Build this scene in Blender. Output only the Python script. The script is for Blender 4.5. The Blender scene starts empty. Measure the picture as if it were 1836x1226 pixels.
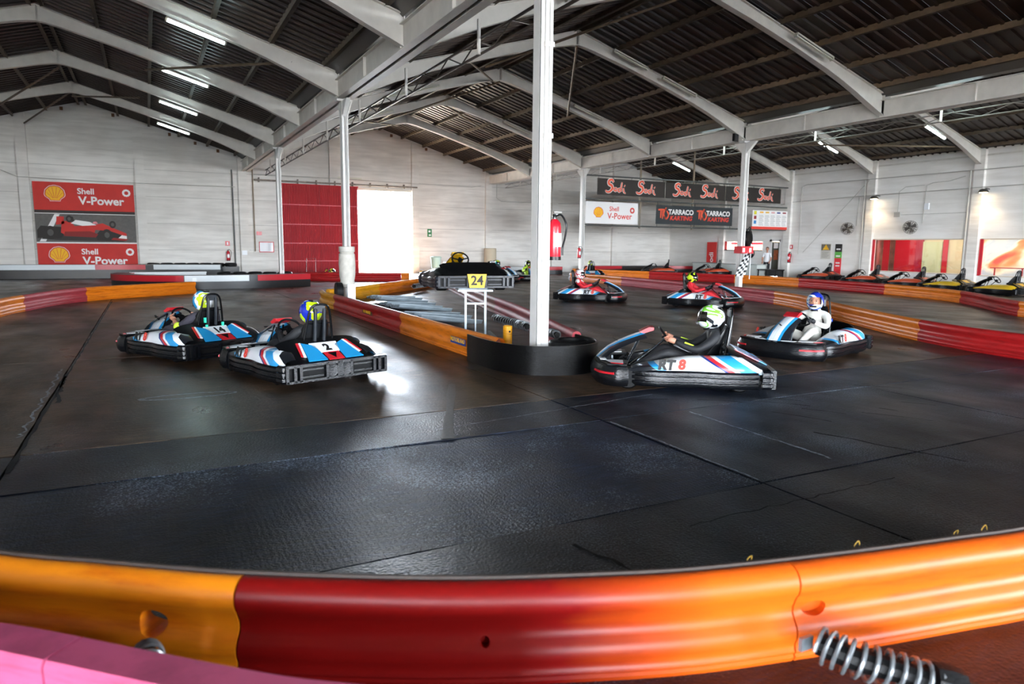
import bpy, bmesh, math, random
from mathutils import Vector, Matrix, Euler
random.seed(7)
PI = math.pi
SC = bpy.context.scene
COL = SC.collection

# ------------------------------------------------------------------ camera
W = 13.586           # width of one nave
B = 5.0              # bay
YF = 30.0            # far wall
YB = -30.0           # wall behind the camera
XL = -W              # left wall
XR = 2 * W           # right wall
cam = bpy.data.cameras.new('camera'); co = bpy.data.objects.new('camera', cam); COL.objects.link(co)
yaw, pitch, roll = 0.47760, 0.13630, 0.0095
F = Vector((math.sin(yaw)*math.cos(pitch), math.cos(yaw)*math.cos(pitch), -math.sin(pitch)))
Rv = Vector((math.cos(yaw), -math.sin(yaw), 0)); Uv = Rv.cross(F)
R2 = math.cos(roll)*Rv + math.sin(roll)*Uv; U2 = -math.sin(roll)*Rv + math.cos(roll)*Uv
co.matrix_world = Matrix(((R2.x, U2.x, -F.x, -4.5317), (R2.y, U2.y, -F.y, -7.9946), (R2.z, U2.z, -F.z, 1.6), (0, 0, 0, 1)))
cam.sensor_width = 36; cam.lens = 1256.6 / 1836 * 36; cam.clip_start = .05; cam.clip_end = 400
cam.dof.use_dof = True; cam.dof.focus_distance = 9.0; cam.dof.aperture_fstop = 2.2
SC.camera = co

# ------------------------------------------------------------------ world, sun, exposure
wd = bpy.data.worlds.new('sky'); SC.world = wd; wd.use_nodes = True
nt = wd.node_tree; bg = nt.nodes['Background']
tc = nt.nodes.new('ShaderNodeTexCoord'); sp = nt.nodes.new('ShaderNodeSeparateXYZ'); rp = nt.nodes.new('ShaderNodeValToRGB')
nt.links.new(tc.outputs['Generated'], sp.inputs[0]); nt.links.new(sp.outputs['Z'], rp.inputs[0]); nt.links.new(rp.outputs[0], bg.inputs[0])
rp.color_ramp.elements[0].color = (.86, .93, 1, 1); rp.color_ramp.elements[1].color = (.42, .64, 1, 1)
bg.inputs[1].default_value = 40.0
sun = bpy.data.lights.new('sun', 'SUN'); so = bpy.data.objects.new('sun', sun); COL.objects.link(so)
sun.energy = 260; sun.angle = .01; sun.color = (1, .86, .66)
so.rotation_euler = Vector((.2, -.55, -.82)).to_track_quat('-Z', 'Y').to_euler()   # light travels from beyond the far door into the hall
l = bpy.data.lights.new('added_bay_portal', 'AREA'); o = bpy.data.objects.new('added_bay_portal', l); COL.objects.link(o)  # portal for the unseen open bays added in the left wall
l.shape = 'RECTANGLE'; l.size = 5.0; l.size_y = 15; l.cycles.is_portal = True
o.location = (XL-.1, -21.5, 2.5); o.rotation_euler = (0, -PI/2, 0)
SC.view_settings.view_transform = 'Standard'; SC.view_settings.look = 'None'
SC.view_settings.gamma = 1; SC.view_settings.use_curve_mapping = False
SC.view_settings.exposure = 0.92
SC.cycles.max_bounces = 7; SC.cycles.diffuse_bounces = 4; SC.cycles.glossy_bounces = 3
SC.cycles.sample_clamp_indirect = 6; SC.cycles.caustics_reflective = False; SC.cycles.caustics_refractive = False
def portal(x0, x1, y, z0, z1, face):
    l = bpy.data.lights.new('door_portal', 'AREA'); o = bpy.data.objects.new('door_portal', l); COL.objects.link(o)
    l.shape = 'RECTANGLE'; l.size = x1-x0; l.size_y = z1-z0; l.cycles.is_portal = True
    o.location = ((x0+x1)/2, y, (z0+z1)/2); o.rotation_euler = (PI/2 if face > 0 else -PI/2, 0, 0)
BACKDOORS = [(-12.5, -4.5, 5.2), (7.2, 13.0, 5.5), (14.2, 20, 5.5), (20.8, 26.8, 5.5)]  # unseen doorways, placed and sized for the daylight they let in
for a, b, h in BACKDOORS: portal(a, b, YB-.05, 0, h, 1)
portal(5.6, 8.74, YF+.3, 0, 4.5, -1)


# ------------------------------------------------------------------ materials
def lin(h):
    if isinstance(h, str):
        h = h.lstrip('#'); c = [int(h[i:i+2], 16)/255 for i in (0, 2, 4)]
        return tuple(x/12.92 if x <= .04045 else ((x+.055)/1.055)**2.4 for x in c) + (1,)
    return tuple(h)[:3] + (1,)
MATS = {}
def mat(name, col, rough=.5, metal=0, var=0, vscale=8, bump=0, bscale=60, emit=0, coat=0, spec=.5, stretch=None):
    if name in MATS: return MATS[name]
    m = bpy.data.materials.new(name); m.use_nodes = True; MATS[name] = m
    n = m.node_tree; p = n.nodes['Principled BSDF']; c = lin(col); L = n.links.new
    p.inputs['Base Color'].default_value = c; p.inputs['Roughness'].default_value = rough
    p.inputs['Metallic'].default_value = metal; p.inputs['Coat Weight'].default_value = coat
    p.inputs['Specular IOR Level'].default_value = spec
    if emit: p.inputs['Emission Color'].default_value = c; p.inputs['Emission Strength'].default_value = emit
    if var or bump:
        t = n.nodes.new('ShaderNodeTexCoord'); mp = n.nodes.new('ShaderNodeMapping'); L(t.outputs['Object'], mp.inputs[0])
        if stretch: mp.inputs['Scale'].default_value = stretch
    if var:
        z = n.nodes.new('ShaderNodeTexNoise'); z.inputs['Scale'].default_value = vscale; z.inputs['Detail'].default_value = 5
        L(mp.outputs[0], z.inputs[0])
        r = n.nodes.new('ShaderNodeMapRange'); r.inputs[1].default_value = .3; r.inputs[2].default_value = .7
        r.inputs[3].default_value = 1-var; r.inputs[4].default_value = 1+var*.4; L(z.outputs[0], r.inputs[0])
        x = n.nodes.new('ShaderNodeMix'); x.data_type = 'RGBA'; x.blend_type = 'MULTIPLY'; x.inputs[0].default_value = 1
        x.inputs[6].default_value = c; L(r.outputs[0], x.inputs[7]); L(x.outputs[2], p.inputs['Base Color'])
    if bump:
        z = n.nodes.new('ShaderNodeTexNoise'); z.inputs['Scale'].default_value = bscale; z.inputs['Detail'].default_value = 4
        L(mp.outputs[0], z.inputs[0]); b = n.nodes.new('ShaderNodeBump'); b.inputs['Strength'].default_value = bump
        b.inputs['Distance'].default_value = .02; L(z.outputs[0], b.inputs['Height']); L(b.outputs[0], p.inputs['Normal'])
    return m
def band_mat(name, vec, off, stops, rough=.35, absx=False, coat=.3, interp='CONSTANT', scale=None):
    """paint in bands: the ramp reads dot(object position, vec) + off (abs x first when absx)"""
    if name in MATS: return MATS[name]
    m = bpy.data.materials.new(name); m.use_nodes = True; MATS[name] = m
    n = m.node_tree; p = n.nodes['Principled BSDF']; L = n.links.new
    t = n.nodes.new('ShaderNodeTexCoord'); src = t.outputs['Object']
    if absx:
        a = n.nodes.new('ShaderNodeVectorMath'); a.operation = 'ABSOLUTE'; L(src, a.inputs[0]); src = a.outputs[0]
    d = n.nodes.new('ShaderNodeVectorMath'); d.operation = 'DOT_PRODUCT'; L(src, d.inputs[0]); d.inputs[1].default_value = vec
    s = n.nodes.new('ShaderNodeMath'); s.operation = 'ADD'; s.inputs[1].default_value = off; L(d.outputs['Value'], s.inputs[0])
    r = n.nodes.new('ShaderNodeValToRGB'); r.color_ramp.interpolation = interp; L(s.outputs[0], r.inputs[0])
    e = r.color_ramp.elements; e[0].position = stops[0][0]; e[0].color = lin(stops[0][1]); e[1].position = stops[1][0]; e[1].color = lin(stops[1][1])
    for q, c in stops[2:]:
        k = e.new(q); k.color = lin(c)
    L(r.outputs[0], p.inputs['Base Color']); p.inputs['Roughness'].default_value = rough; p.inputs['Coat Weight'].default_value = coat
    return m

white_steel = mat('white_painted_steel', '#d9d4cc', .5, var=.12, vscale=3)
white_col = mat('white_column_paint', '#d9d6d1', .4, var=.08, vscale=5)
brown_steel = mat('brown_purlin_steel', '#57493a', .6, var=.3)
roof_brown = mat('dark_brown_roof_sheet', '#281c16', .42, var=.35, vscale=1.5, spec=.35)
black_rub = mat('black_rubber', '#070708', .55, var=.3, bump=.2, bscale=90, spec=.25)
belt_rub = mat('scuffed_rubber_belt', '#040405', .3, var=.3, spec=.3, bump=.35, bscale=25, stretch=(1, 1, 14))
black_pl = mat('black_plastic', '#08090b', .35, var=.25, vscale=14, spec=.3)
grey_pl = mat('dark_grey_plastic', '#22262b', .35, var=.25, vscale=14, spec=.4)
bump_pl = mat('scuffed_bumper_plastic', '#0c0e12', .24, spec=.6, var=.45, vscale=9, bump=.25, bscale=30, stretch=(1, 1, 4))
chrome = mat('chrome_tube', '#9aa0a6', .2, 1)
steel = mat('galvanised_steel', '#9aa3a8', .4, .7, var=.2)
dark_steel = mat('black_steel_tube', '#060708', .25, .1)
red_pl = mat('red_plastic', '#c3202a', .3)
red_deep = mat('red_paint', '#b01622', .35)
blue_pl = mat('blue_print', '#1f8fc8', .35)
white_pl = mat('white_print', '#e8ebee', .35)
navy_pl = mat('navy_print', '#123a94', .35)
yellow_pl = mat('yellow_plastic', '#e8b311', .35)
white_prt = mat('white_banner_print', '#e9e6e4', .7)
black_prt = mat('black_banner_print', '#1d1815', .7)
slate_prt = mat('slate_banner_print', '#20272b', .7)
red_prt = mat('red_banner_print', '#c22a22', .7, var=.12, vscale=2)
red_txt = mat('red_lettering', '#d23a2c', .7)
orange_txt = mat('orange_red_lettering', '#e2583a', .7)
yellow_prt = mat('yellow_print', '#f0b51c', .7)
grey_prt = mat('grey_print', '#595755', .7, var=.2)
black_txt = mat('black_lettering', '#0c0c0c', .6)
green_sg = mat('green_sign', '#2f7a4a', .6)
skin_m = mat('skin', '#b98168', .6)
glass_m = mat('dark_visor', '#15130f', .12, coat=.6)
conduit_m = mat('grey_conduit', '#b3afa8', .5)
lamp_on = mat('lit_fluorescent_tube', '#d9f1f4', .5, emit=30)
lamp_off = mat('unlit_fluorescent_tube', '#cfcdbd', .5)
lamp_body = mat('lamp_housing', '#c9c6ba', .5)
mirror_m = mat('mirror_glass', '#e8eaf0', .05, 1)
concrete = mat('old_white_concrete', '#cfcac0', .75, var=.2, vscale=6, bump=.3)
sheet_m = mat('grey_fibre_cement_sheet', '#a4b1b9', .45, var=.25, vscale=5)
dirt_m = mat('outside_concrete', '#a59e92', .9, var=.1)

def wall_mat(c0='#d0cbc4', c1='#ebe7e1'):
    m = bpy.data.materials.new('white_block_wall'); m.use_nodes = True; n = m.node_tree; p = n.nodes['Principled BSDF']; L = n.links.new
    t = n.nodes.new('ShaderNodeTexCoord')
    a = n.nodes.new('ShaderNodeTexNoise'); a.inputs['Scale'].default_value = .45; a.inputs['Detail'].default_value = 8; L(t.outputs['Object'], a.inputs[0])
    mp = n.nodes.new('ShaderNodeMapping'); mp.inputs['Scale'].default_value = (.6, .6, 6); L(t.outputs['Object'], mp.inputs[0])
    b = n.nodes.new('ShaderNodeTexNoise'); b.inputs['Scale'].default_value = 1.2; b.inputs['Detail'].default_value = 6; L(mp.outputs[0], b.inputs[0])
    mm = n.nodes.new('ShaderNodeMath'); mm.operation = 'MULTIPLY'; L(a.outputs[0], mm.inputs[0]); L(b.outputs[0], mm.inputs[1])
    r = n.nodes.new('ShaderNodeValToRGB'); L(mm.outputs[0], r.inputs[0])
    r.color_ramp.elements[0].position = .12; r.color_ramp.elements[0].color = lin(c0)
    r.color_ramp.elements[1].position = .34; r.color_ramp.elements[1].color = lin(c1)
    L(r.outputs[0], p.inputs['Base Color']); p.inputs['Roughness'].default_value = .85
    return m
wallm = wall_mat()

def floor_mat(name, base, light, rlo, rhi, bump, grain, gloss=.5, ridges=False, glints=0):
    m = bpy.data.materials.new(name); m.use_nodes = True; n = m.node_tree; p = n.nodes['Principled BSDF']; L = n.links.new
    t = n.nodes.new('ShaderNodeTexCoord')
    def noise(s, det=6, sc=(1, 1, 1), rot=0):
        mp = n.nodes.new('ShaderNodeMapping'); mp.inputs['Scale'].default_value = sc; mp.inputs['Rotation'].default_value = (0, 0, rot); L(t.outputs['Object'], mp.inputs[0])
        z = n.nodes.new('ShaderNodeTexNoise'); z.inputs['Scale'].default_value = s; z.inputs['Detail'].default_value = det; L(mp.outputs[0], z.inputs[0]); return z.outputs[0]
    a = noise(.35, 7); b = noise(3.0, 8, (1, .35, 1), .6)
    s = n.nodes.new('ShaderNodeMath'); s.operation = 'MULTIPLY'; L(a, s.inputs[0]); L(b, s.inputs[1])
    r = n.nodes.new('ShaderNodeValToRGB'); L(s.outputs[0], r.inputs[0]); e = r.color_ramp.elements
    e[0].position = .14; e[0].color = lin(base); e[1].position = .42; e[1].color = lin(light)
    colour = r.outputs[0]
    # streaky scuffing laid down by the tyres
    st = noise(9, 8, (.5, 3.2, 1), .35); sr = n.nodes.new('ShaderNodeMapRange'); sr.inputs[1].default_value = .42; sr.inputs[2].default_value = .66; sr.inputs[3].default_value = .62; sr.inputs[4].default_value = 1.9; L(st, sr.inputs[0])
    sm = n.nodes.new('ShaderNodeMix'); sm.data_type = 'RGBA'; sm.blend_type = 'MULTIPLY'; sm.inputs[0].default_value = 1; L(colour, sm.inputs[6]); L(sr.outputs[0], sm.inputs[7]); colour = sm.outputs[2]
    if glints:  # light glinting off the rough floor, painted in as pale specks
        k = noise(85, 2); kk = noise(.9, 4); k2 = n.nodes.new('ShaderNodeMath'); k2.operation = 'MULTIPLY'; L(k, k2.inputs[0]); L(kk, k2.inputs[1])
        kr = n.nodes.new('ShaderNodeMapRange'); kr.inputs[1].default_value = .30; kr.inputs[2].default_value = .40; kr.inputs[4].default_value = glints; L(k2.outputs[0], kr.inputs[0])
        mx = n.nodes.new('ShaderNodeMix'); mx.data_type = 'RGBA'; L(kr.outputs[0], mx.inputs[0]); L(colour, mx.inputs[6]); mx.inputs[7].default_value = lin('#8794a4'); colour = mx.outputs[2]
    L(colour, p.inputs['Base Color'])
    q = n.nodes.new('ShaderNodeMapRange'); q.inputs[1].default_value = .3; q.inputs[2].default_value = .7; q.inputs[3].default_value = rlo; q.inputs[4].default_value = rhi
    L(noise(1.3, 6, (1, .5, 1), .4), q.inputs[0]); L(q.outputs[0], p.inputs['Roughness']); p.inputs['Specular IOR Level'].default_value = gloss
    h = noise(grain, 5)
    if ridges:
        wv = n.nodes.new('ShaderNodeTexWave'); wv.inputs['Scale'].default_value = 9; wv.inputs['Distortion'].default_value = .5; wv.bands_direction = 'X'
        L(t.outputs['Object'], wv.inputs[0]); ad = n.nodes.new('ShaderNodeMath'); ad.operation = 'MULTIPLY_ADD'; ad.inputs[1].default_value = .1; L(wv.outputs[0], ad.inputs[0]); L(h, ad.inputs[2]); h = ad.outputs[0]
    b2 = n.nodes.new('ShaderNodeBump'); b2.inputs['Strength'].default_value = bump; b2.inputs['Distance'].default_value = .015; L(h, b2.inputs['Height'])
    w2 = n.nodes.new('ShaderNodeBump'); w2.inputs['Strength'].default_value = .25; w2.inputs['Distance'].default_value = .03
    L(noise(2.2, 3, (1, .4, 1), .5), w2.inputs['Height']); L(b2.outputs[0], w2.inputs['Normal']); L(w2.outputs[0], p.inputs['Normal'])
    MATS[name] = m; return m
floor_m = floor_mat('polished_dark_concrete', '#0e0a08', '#5e4936', .26, .5, .2, 30, .3, glints=.25)
floor_d = floor_mat('rubbered_dark_concrete', '#05080f', '#1b2333', .28, .5, .4, 55, .3, glints=.55)
patch_m = floor_mat('rough_dark_patch', '#081122', '#1a2840', .36, .58, 1, 90, .3, ridges=True, glints=1)

def barrier_mat(name, c, dark):
    m = bpy.data.materials.new(name); m.use_nodes = True; n = m.node_tree; p = n.nodes['Principled BSDF']; L = n.links.new
    t = n.nodes.new('ShaderNodeTexCoord'); z = n.nodes.new('ShaderNodeTexNoise'); z.inputs['Scale'].default_value = 2.5; z.inputs['Detail'].default_value = 7; z.inputs['Roughness'].default_value = .65
    mp = n.nodes.new('ShaderNodeMapping'); mp.inputs['Scale'].default_value = (1, 1, 9); L(t.outputs['Object'], mp.inputs[0]); L(mp.outputs[0], z.inputs[0])
    r = n.nodes.new('ShaderNodeValToRGB'); L(z.outputs[0], r.inputs[0]); e = r.color_ramp.elements
    e[0].position = .3; e[0].color = lin(dark); e[1].position = .52; e[1].color = lin(c)
    L(r.outputs[0], p.inputs['Base Color']); p.inputs['Roughness'].default_value = .42; p.inputs['Specular IOR Level'].default_value = .35
    MATS[name] = m; return m
bar_o = barrier_mat('orange_barrier_plastic', '#e07a18', '#b85a12')
bar_r = barrier_mat('red_barrier_plastic', '#a91a1c', '#7c1212')
bar_of = barrier_mat('near_orange_barrier_plastic', '#cc540c', '#a8420a')  # barrier orange darkened to offset the strong light on the near barrier
bar_p = barrier_mat('faded_red_barrier_plastic', '#a83a42', '#7f2a30')
bar_b = barrier_mat('worn_brown_red_barrier_plastic', '#9a4a3c', '#6c2e26')
for b_ in (bar_p, bar_b): b_.node_tree.nodes['Principled BSDF'].inputs['Roughness'].default_value = .6
bar_w = barrier_mat('white_barrier_plastic', '#d5dadd', '#a8b0b6')
bar_y = barrier_mat('yellow_orange_barrier_plastic', '#de9a1c', '#b3741a')
pink_m = barrier_mat('faded_pink_barrier_paint', '#b84e70', '#8c3854')

# ------------------------------------------------------------------ mesh builder
class M:
    def __init__(s): s.v = []; s.f = []; s.mi = []; s.T = Matrix.Identity(4)
    def av(s, p): s.v.append(s.T @ Vector(p)); return len(s.v)-1
    def af(s, idx, m=0): s.f.append(tuple(idx)); s.mi.append(m)
    def box(s, x0, x1, y0, y1, z0, z1, m=0):
        i = [s.av((x, y, z)) for z in (z0, z1) for y in (y0, y1) for x in (x0, x1)]
        for a in ((0, 2, 3, 1), (4, 5, 7, 6), (0, 1, 5, 4), (2, 6, 7, 3), (0, 4, 6, 2), (1, 3, 7, 5)): s.af([i[k] for k in a], m)
    def prism(s, pts, axis, a, b, m=0):
        """pts 2-D polygon, extruded along axis 'x' (pts y,z), 'y' (pts x,z) or 'z' (pts x,y) from a to b"""
        def P(p, t): return {'x': (t, p[0], p[1]), 'y': (p[0], t, p[1]), 'z': (p[0], p[1], t)}[axis]
        A = [s.av(P(p, a)) for p in pts]; Bq = [s.av(P(p, b)) for p in pts]; n = len(pts)
        s.af(A[::-1], m); s.af(Bq, m)
        for i in range(n): s.af((A[i], A[(i+1) % n], Bq[(i+1) % n], Bq[i]), m)
    def poly(s, pts, m=0): s.af([s.av(p) for p in pts], m)
    def tube(s, pts, r, n=8, m=0, closed=False, caps=True):
        pts = [Vector(p) for p in pts]; N = len(pts); rr = r if isinstance(r, (list, tuple)) else [r]*N
        rings = []; up = None
        for i, p in enumerate(pts):
            if closed: d = pts[(i+1) % N]-pts[i-1]
            else: d = pts[min(i+1, N-1)]-pts[max(i-1, 0)]
            d.normalize()
            if up is None: up = Vector((0, 0, 1)) if abs(d.z) < .9 else Vector((0, 1, 0))
            a = d.cross(up); 
            if a.length < 1e-4: a = d.cross(Vector((1, 0, 0)))
            a.normalize(); b = a.cross(d).normalized(); up = b
            rings.append([s.av(p+(a*math.cos(2*PI*k/n)+b*math.sin(2*PI*k/n))*rr[i]) for k in range(n)])
        for i in range(N if closed else N-1):
            A = rings[i]; Bq = rings[(i+1) % N]
            for k in range(n): s.af((A[k], A[(k+1) % n], Bq[(k+1) % n], Bq[k]), m)
        if caps and not closed: s.af(rings[0][::-1], m); s.af(rings[-1], m)
    def lathe(s, prof, c=(0, 0, 0), axis='z', n=20, m=0, arc=2*PI):
        """prof list of (radius, height)"""
        rings = []; full = abs(arc-2*PI) < 1e-6; nn = n if full else n+1
        for r, h in prof:
            R = []
            for k in range(nn):
                a = arc*k/n; u, w = r*math.cos(a), r*math.sin(a)
                p = {'z': (u, w, h), 'x': (h, u, w), 'y': (u, h, w)}[axis]
                R.append(s.av((c[0]+p[0], c[1]+p[1], c[2]+p[2])))
            rings.append(R)
        for i in range(len(rings)-1):
            for k in range(nn if full else n): s.af((rings[i][k], rings[i][(k+1) % nn], rings[i+1][(k+1) % nn], rings[i+1][k]), m)
        if full: s.af(rings[0][::-1], m); s.af(rings[-1], m)
    def ball(s, c, r, n=14, k=9, m=0):
        rx, ry, rz = r if isinstance(r, (tuple, list)) else (r, r, r); rings = []
        for i in range(1, k):
            t = PI*i/k; rings.append([s.av((c[0]+rx*math.sin(t)*math.cos(2*PI*j/n), c[1]+ry*math.sin(t)*math.sin(2*PI*j/n), c[2]+rz*math.cos(t))) for j in range(n)])
        top = s.av((c[0], c[1], c[2]+rz)); bot = s.av((c[0], c[1], c[2]-rz))
        for j in range(n):
            s.af((top, rings[0][j], rings[0][(j+1) % n]), m); s.af((bot, rings[-1][(j+1) % n], rings[-1][j]), m)
            for i in range(k-2): s.af((rings[i][j], rings[i+1][j], rings[i+1][(j+1) % n], rings[i][(j+1) % n]), m)
    def sweep(s, path, prof, m=0, closed=False, caps=True):
        """path 2-D (x,y) points, prof closed list of (offset to the left, z)"""
        N = len(path); rings = []
        for i in range(N):
            if closed: d = Vector(path[(i+1) % N])-Vector(path[i-1])
            else: d = Vector(path[min(i+1, N-1)])-Vector(path[max(i-1, 0)])
            d.normalize(); nx, ny = -d.y, d.x
            rings.append([s.av((path[i][0]+nx*t, path[i][1]+ny*t, z)) for t, z in prof])
        k = len(prof)
        for i in range(N if closed else N-1):
            A = rings[i]; Bq = rings[(i+1) % N]
            for j in range(k): s.af((A[j], A[(j+1) % k], Bq[(j+1) % k], Bq[j]), m)
        if caps and not closed: s.af(rings[0][::-1], m); s.af(rings[-1], m)
    def grid(s, fn, nu, nv, m=0, thick=0):
        I = [[s.av(fn(u/nu, v/nv)) for v in range(nv+1)] for u in range(nu+1)]
        for u in range(nu):
            for v in range(nv): s.af((I[u][v], I[u+1][v], I[u+1][v+1], I[u][v+1]), m)
    def mesh(s, name, smooth=True, ang=.6):
        me = bpy.data.meshes.new(name); me.from_pydata([tuple(p) for p in s.v], [], s.f)
        me.polygons.foreach_set('material_index', s.mi)
        if smooth:
            me.polygons.foreach_set('use_smooth', [True]*len(s.f))
            me.update(); me.set_sharp_from_angle(angle=ang)
        me.update(); return me
    def recalc(s, me):
        bm = bmesh.new(); bm.from_mesh(me); bmesh.ops.recalc_face_normals(bm, faces=bm.faces); bm.to_mesh(me); bm.free()
    def build(s, name, mats, parent=None, smooth=True, ang=.6, fix=True):
        me = s.mesh(name, smooth, ang)
        if fix: s.recalc(me)
        if not isinstance(mats, (list, tuple)): mats = [mats]
        for x in mats: me.materials.append(x)
        return link(name, me, parent)
def split_build(m, name, mats, parent, smooth=True):
    """every connected piece becomes an object of its own"""
    par_ = list(range(len(m.v)))
    def find(a):
        while par_[a] != a: par_[a] = par_[par_[a]]; a = par_[a]
        return a
    for f in m.f:
        for i in f[1:]: par_[find(i)] = find(f[0])
    G = {}
    for f, mi in zip(m.f, m.mi): G.setdefault(find(f[0]), []).append((f, mi))
    for fs in G.values():
        n = M(); mp = {}
        for f, mi in fs:
            for i in f:
                if i not in mp: mp[i] = len(n.v); n.v.append(m.v[i])
            n.f.append(tuple(mp[i] for i in f)); n.mi.append(mi)
        o = n.build(name, mats, parent, smooth)
    return o
def link(name, me, parent=None):
    o = bpy.data.objects.new(name, me); COL.objects.link(o)
    if parent: o.parent = parent
    return o
def tag(o, label=None, cat=None, group=None, kind=None):
    if label: o['label'] = label
    if cat: o['category'] = cat
    if group: o['group'] = group
    if kind: o['kind'] = kind
    return o
def thing(name, label, cat, loc=(0, 0, 0), rz=0, group=None):
    o = bpy.data.objects.new(name, None); COL.objects.link(o); o.location = loc; o.rotation_euler = (0, 0, rz); o.empty_display_size = .2
    return tag(o, label, cat, group)
def struct(o): o['kind'] = 'structure'; return o
KIDS = {}
def copy_tree(o, parent=None):
    c = o.copy(); COL.objects.link(c)
    if parent: c.parent = parent
    for ch in list(o.children): copy_tree(ch, c)
    return c
def spline(P, n=6, closed=False):
    """Catmull-Rom through P; returns points and their control parameter"""
    P = [Vector(p) for p in P]; N = len(P); out = []; par = []
    for i in range(N if closed else N-1):
        a = P[i-1] if (i > 0 or closed) else P[0]*2-P[1]; b = P[i]; c = P[(i+1) % N]
        d = P[(i+2) % N] if (i+2 < N or closed) else P[-1]*2-P[-2]
        for k in range(n):
            t = k/n; out.append(.5*((2*b)+(c-a)*t+(2*a-5*b+4*c-d)*t*t+(3*b-a-3*c+d)*t**3)); par.append(i+t)
    if not closed: out.append(P[-1]); par.append(N-1)
    return out, par
def text_mesh(body, size, m, parent=None, loc=(0, 0, 0), rot=(PI/2, 0, 0), bold=.0, sx=1, shear=0, name='lettering', ext=.001, align='CENTER', bevel=0, sy=1):
    cu = bpy.data.curves.new('txt', 'FONT'); cu.body = body; cu.size = size; cu.offset = bold; cu.shear = shear
    cu.extrude = ext; cu.align_x = align; cu.align_y = 'CENTER'; cu.resolution_u = 3
    t = bpy.data.objects.new('txt', cu); COL.objects.link(t)
    dg = bpy.context.evaluated_depsgraph_get(); me = bpy.data.meshes.new_from_object(t.evaluated_get(dg))
    bpy.data.objects.remove(t); bpy.data.curves.remove(cu)
    Mx = Matrix.Translation(loc) @ Euler(rot).to_matrix().to_4x4() @ Matrix.Diagonal((sx, sy, 1, 1)); me.transform(Mx)
    me.materials.clear(); me.materials.append(m); return link(name, me, parent)

# ================================================================== SETTING
SL = (7.75-5.75)/(W/2)
def roof_z(X):                       # underside of the roof sheets
    x = X % W; x = min(x, W-x); return 5.88+SL*x
# ---- floor: a bed and slabs with recessed joints
m = M(); m.box(XL-.3, XR+.3, YB-.3, YF+.4, -.3, -.03); floor = struct(m.build('floor', mat('floor_joint_filler', '#08080a', .7), smooth=False))
xs = [XL-.2, -5.5, -.85, 2.87, 7.4, 12.0, 17.0, 22.0, XR+.2]
ys = [YB-.2, -4.66, -2.72, -1.76, 3.1, 8.2, 13.4, 18.6, 23.8, YF+.3]
for i in range(len(xs)-1):
    for j in range(len(ys)-1):
        g = .007; dz = random.uniform(-.0015, .0015)
        rough = (i == 1 and j == 1)
        mm_ = patch_m if rough else (floor_d if (j < 3 and i < 6) or j == 0 else floor_m)
        if rough: dz = -.006
        x0, x1, y0, y1 = xs[i]+g, xs[i+1]-g, ys[j]+g, ys[j+1]-g
        m = M(); nx = max(2, int((x1-x0)/.35)); e = .004
        # wavering edges: broken arrises along the joints
        bot = [(x0+(x1-x0)*k/nx, y0+random.uniform(-e, e*2)) for k in range(nx+1)]
        ny = max(2, int((y1-y0)/.35))
        rgt = [(x1-random.uniform(-e, e*2), y0+(y1-y0)*k/ny) for k in range(1, ny)]
        top = [(x1-(x1-x0)*k/nx, y1-random.uniform(-e, e*2)) for k in range(nx+1)]
        lft = [(x0+random.uniform(-e, e*2), y1-(y1-y0)*k/ny) for k in range(1, ny)]
        m.prism(bot+rgt+top+lft, 'z', -.03, dz); m.build('floor_slab', mm_, floor, smooth=False)
# cracks, chalky lines and a faded lane mark on the slabs
def line_mark(name, pts, w, mt, z=.003):
    pts = [Vector(p) for p in pts]; m = M(); L = []; R = []
    for i, p in enumerate(pts):
        d = (pts[min(i+1, len(pts)-1)]-pts[max(i-1, 0)]).normalized(); nrm = Vector((-d.y, d.x)); q = w*random.uniform(.4, 1)/2
        L.append((p.x+nrm.x*q, p.y+nrm.y*q)); R.append((p.x-nrm.x*q, p.y-nrm.y*q))
    for i in range(len(pts)-1): m.poly([(L[i][0], L[i][1], z), (R[i][0], R[i][1], z), (R[i+1][0], R[i+1][1], z), (L[i+1][0], L[i+1][1], z)])
    return m.build(name, mt, floor, smooth=False)
chalk = mat('chalky_scuff', '#a4adb8', .6, var=.8, vscale=30); crack = mat('crack_dark', '#020203', .9)
def jag(a, b, n, amp):
    return [(a[0]+(b[0]-a[0])*k/n+random.uniform(-amp, amp), a[1]+(b[1]-a[1])*k/n+random.uniform(-amp, amp)) for k in range(n+1)]
line_mark('crack', jag((-2.56, -4.95), (-2.46, -5.35), 9, .012), .03, crack)
line_mark('crack', jag((-1.82, -5.02), (.1, -5.0), 24, .015), .012, crack)
line_mark('crack', jag((.6, -3.9), (.95, -5.0), 14, .02), .03, crack)
line_mark('crack', jag((-5.42, .2), (-5.5, 1.8), 18, .02), .045, crack)
line_mark('crack', jag((-5.48, -2.2), (-5.46, 13.9), 90, .008), .04, crack)
line_mark('scuff_line', jag((-5.38, 1.36), (-3.65, 1.28), 22, .01), .02, chalk)
line_mark('scuff_line', jag((-2.4, -2.4), (.3, -2.0), 34, .012), .018, chalk)
line_mark('scuff_line', jag((.12, -2.81), (.06, -4.5), 22, .012), .03, chalk)
line_mark('scuff_line', jag((-5.55, -1.2), (-5.57, 2.4), 44, .03), .03, chalk)
line_mark('scuff_line', jag((-.82, -2.8), (-.83, -4.6), 40, .008), .02, chalk)
line_mark('scuff_line', [(-4.22+.46*math.cos(t/24*2*PI), .0+.11*math.sin(t/24*2*PI)+random.uniform(-.01, .01)) for t in range(25)], .055, chalk)
line_mark('lane_mark', [(-1.46, -.55), (-1.7, -1.1), (-2.0, -1.8), (-2.2, -2.25), (-2.39, -2.7)], .13, mat('faded_lane_paint', '#4f4e4c', .4, var=.5, vscale=30))
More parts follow.
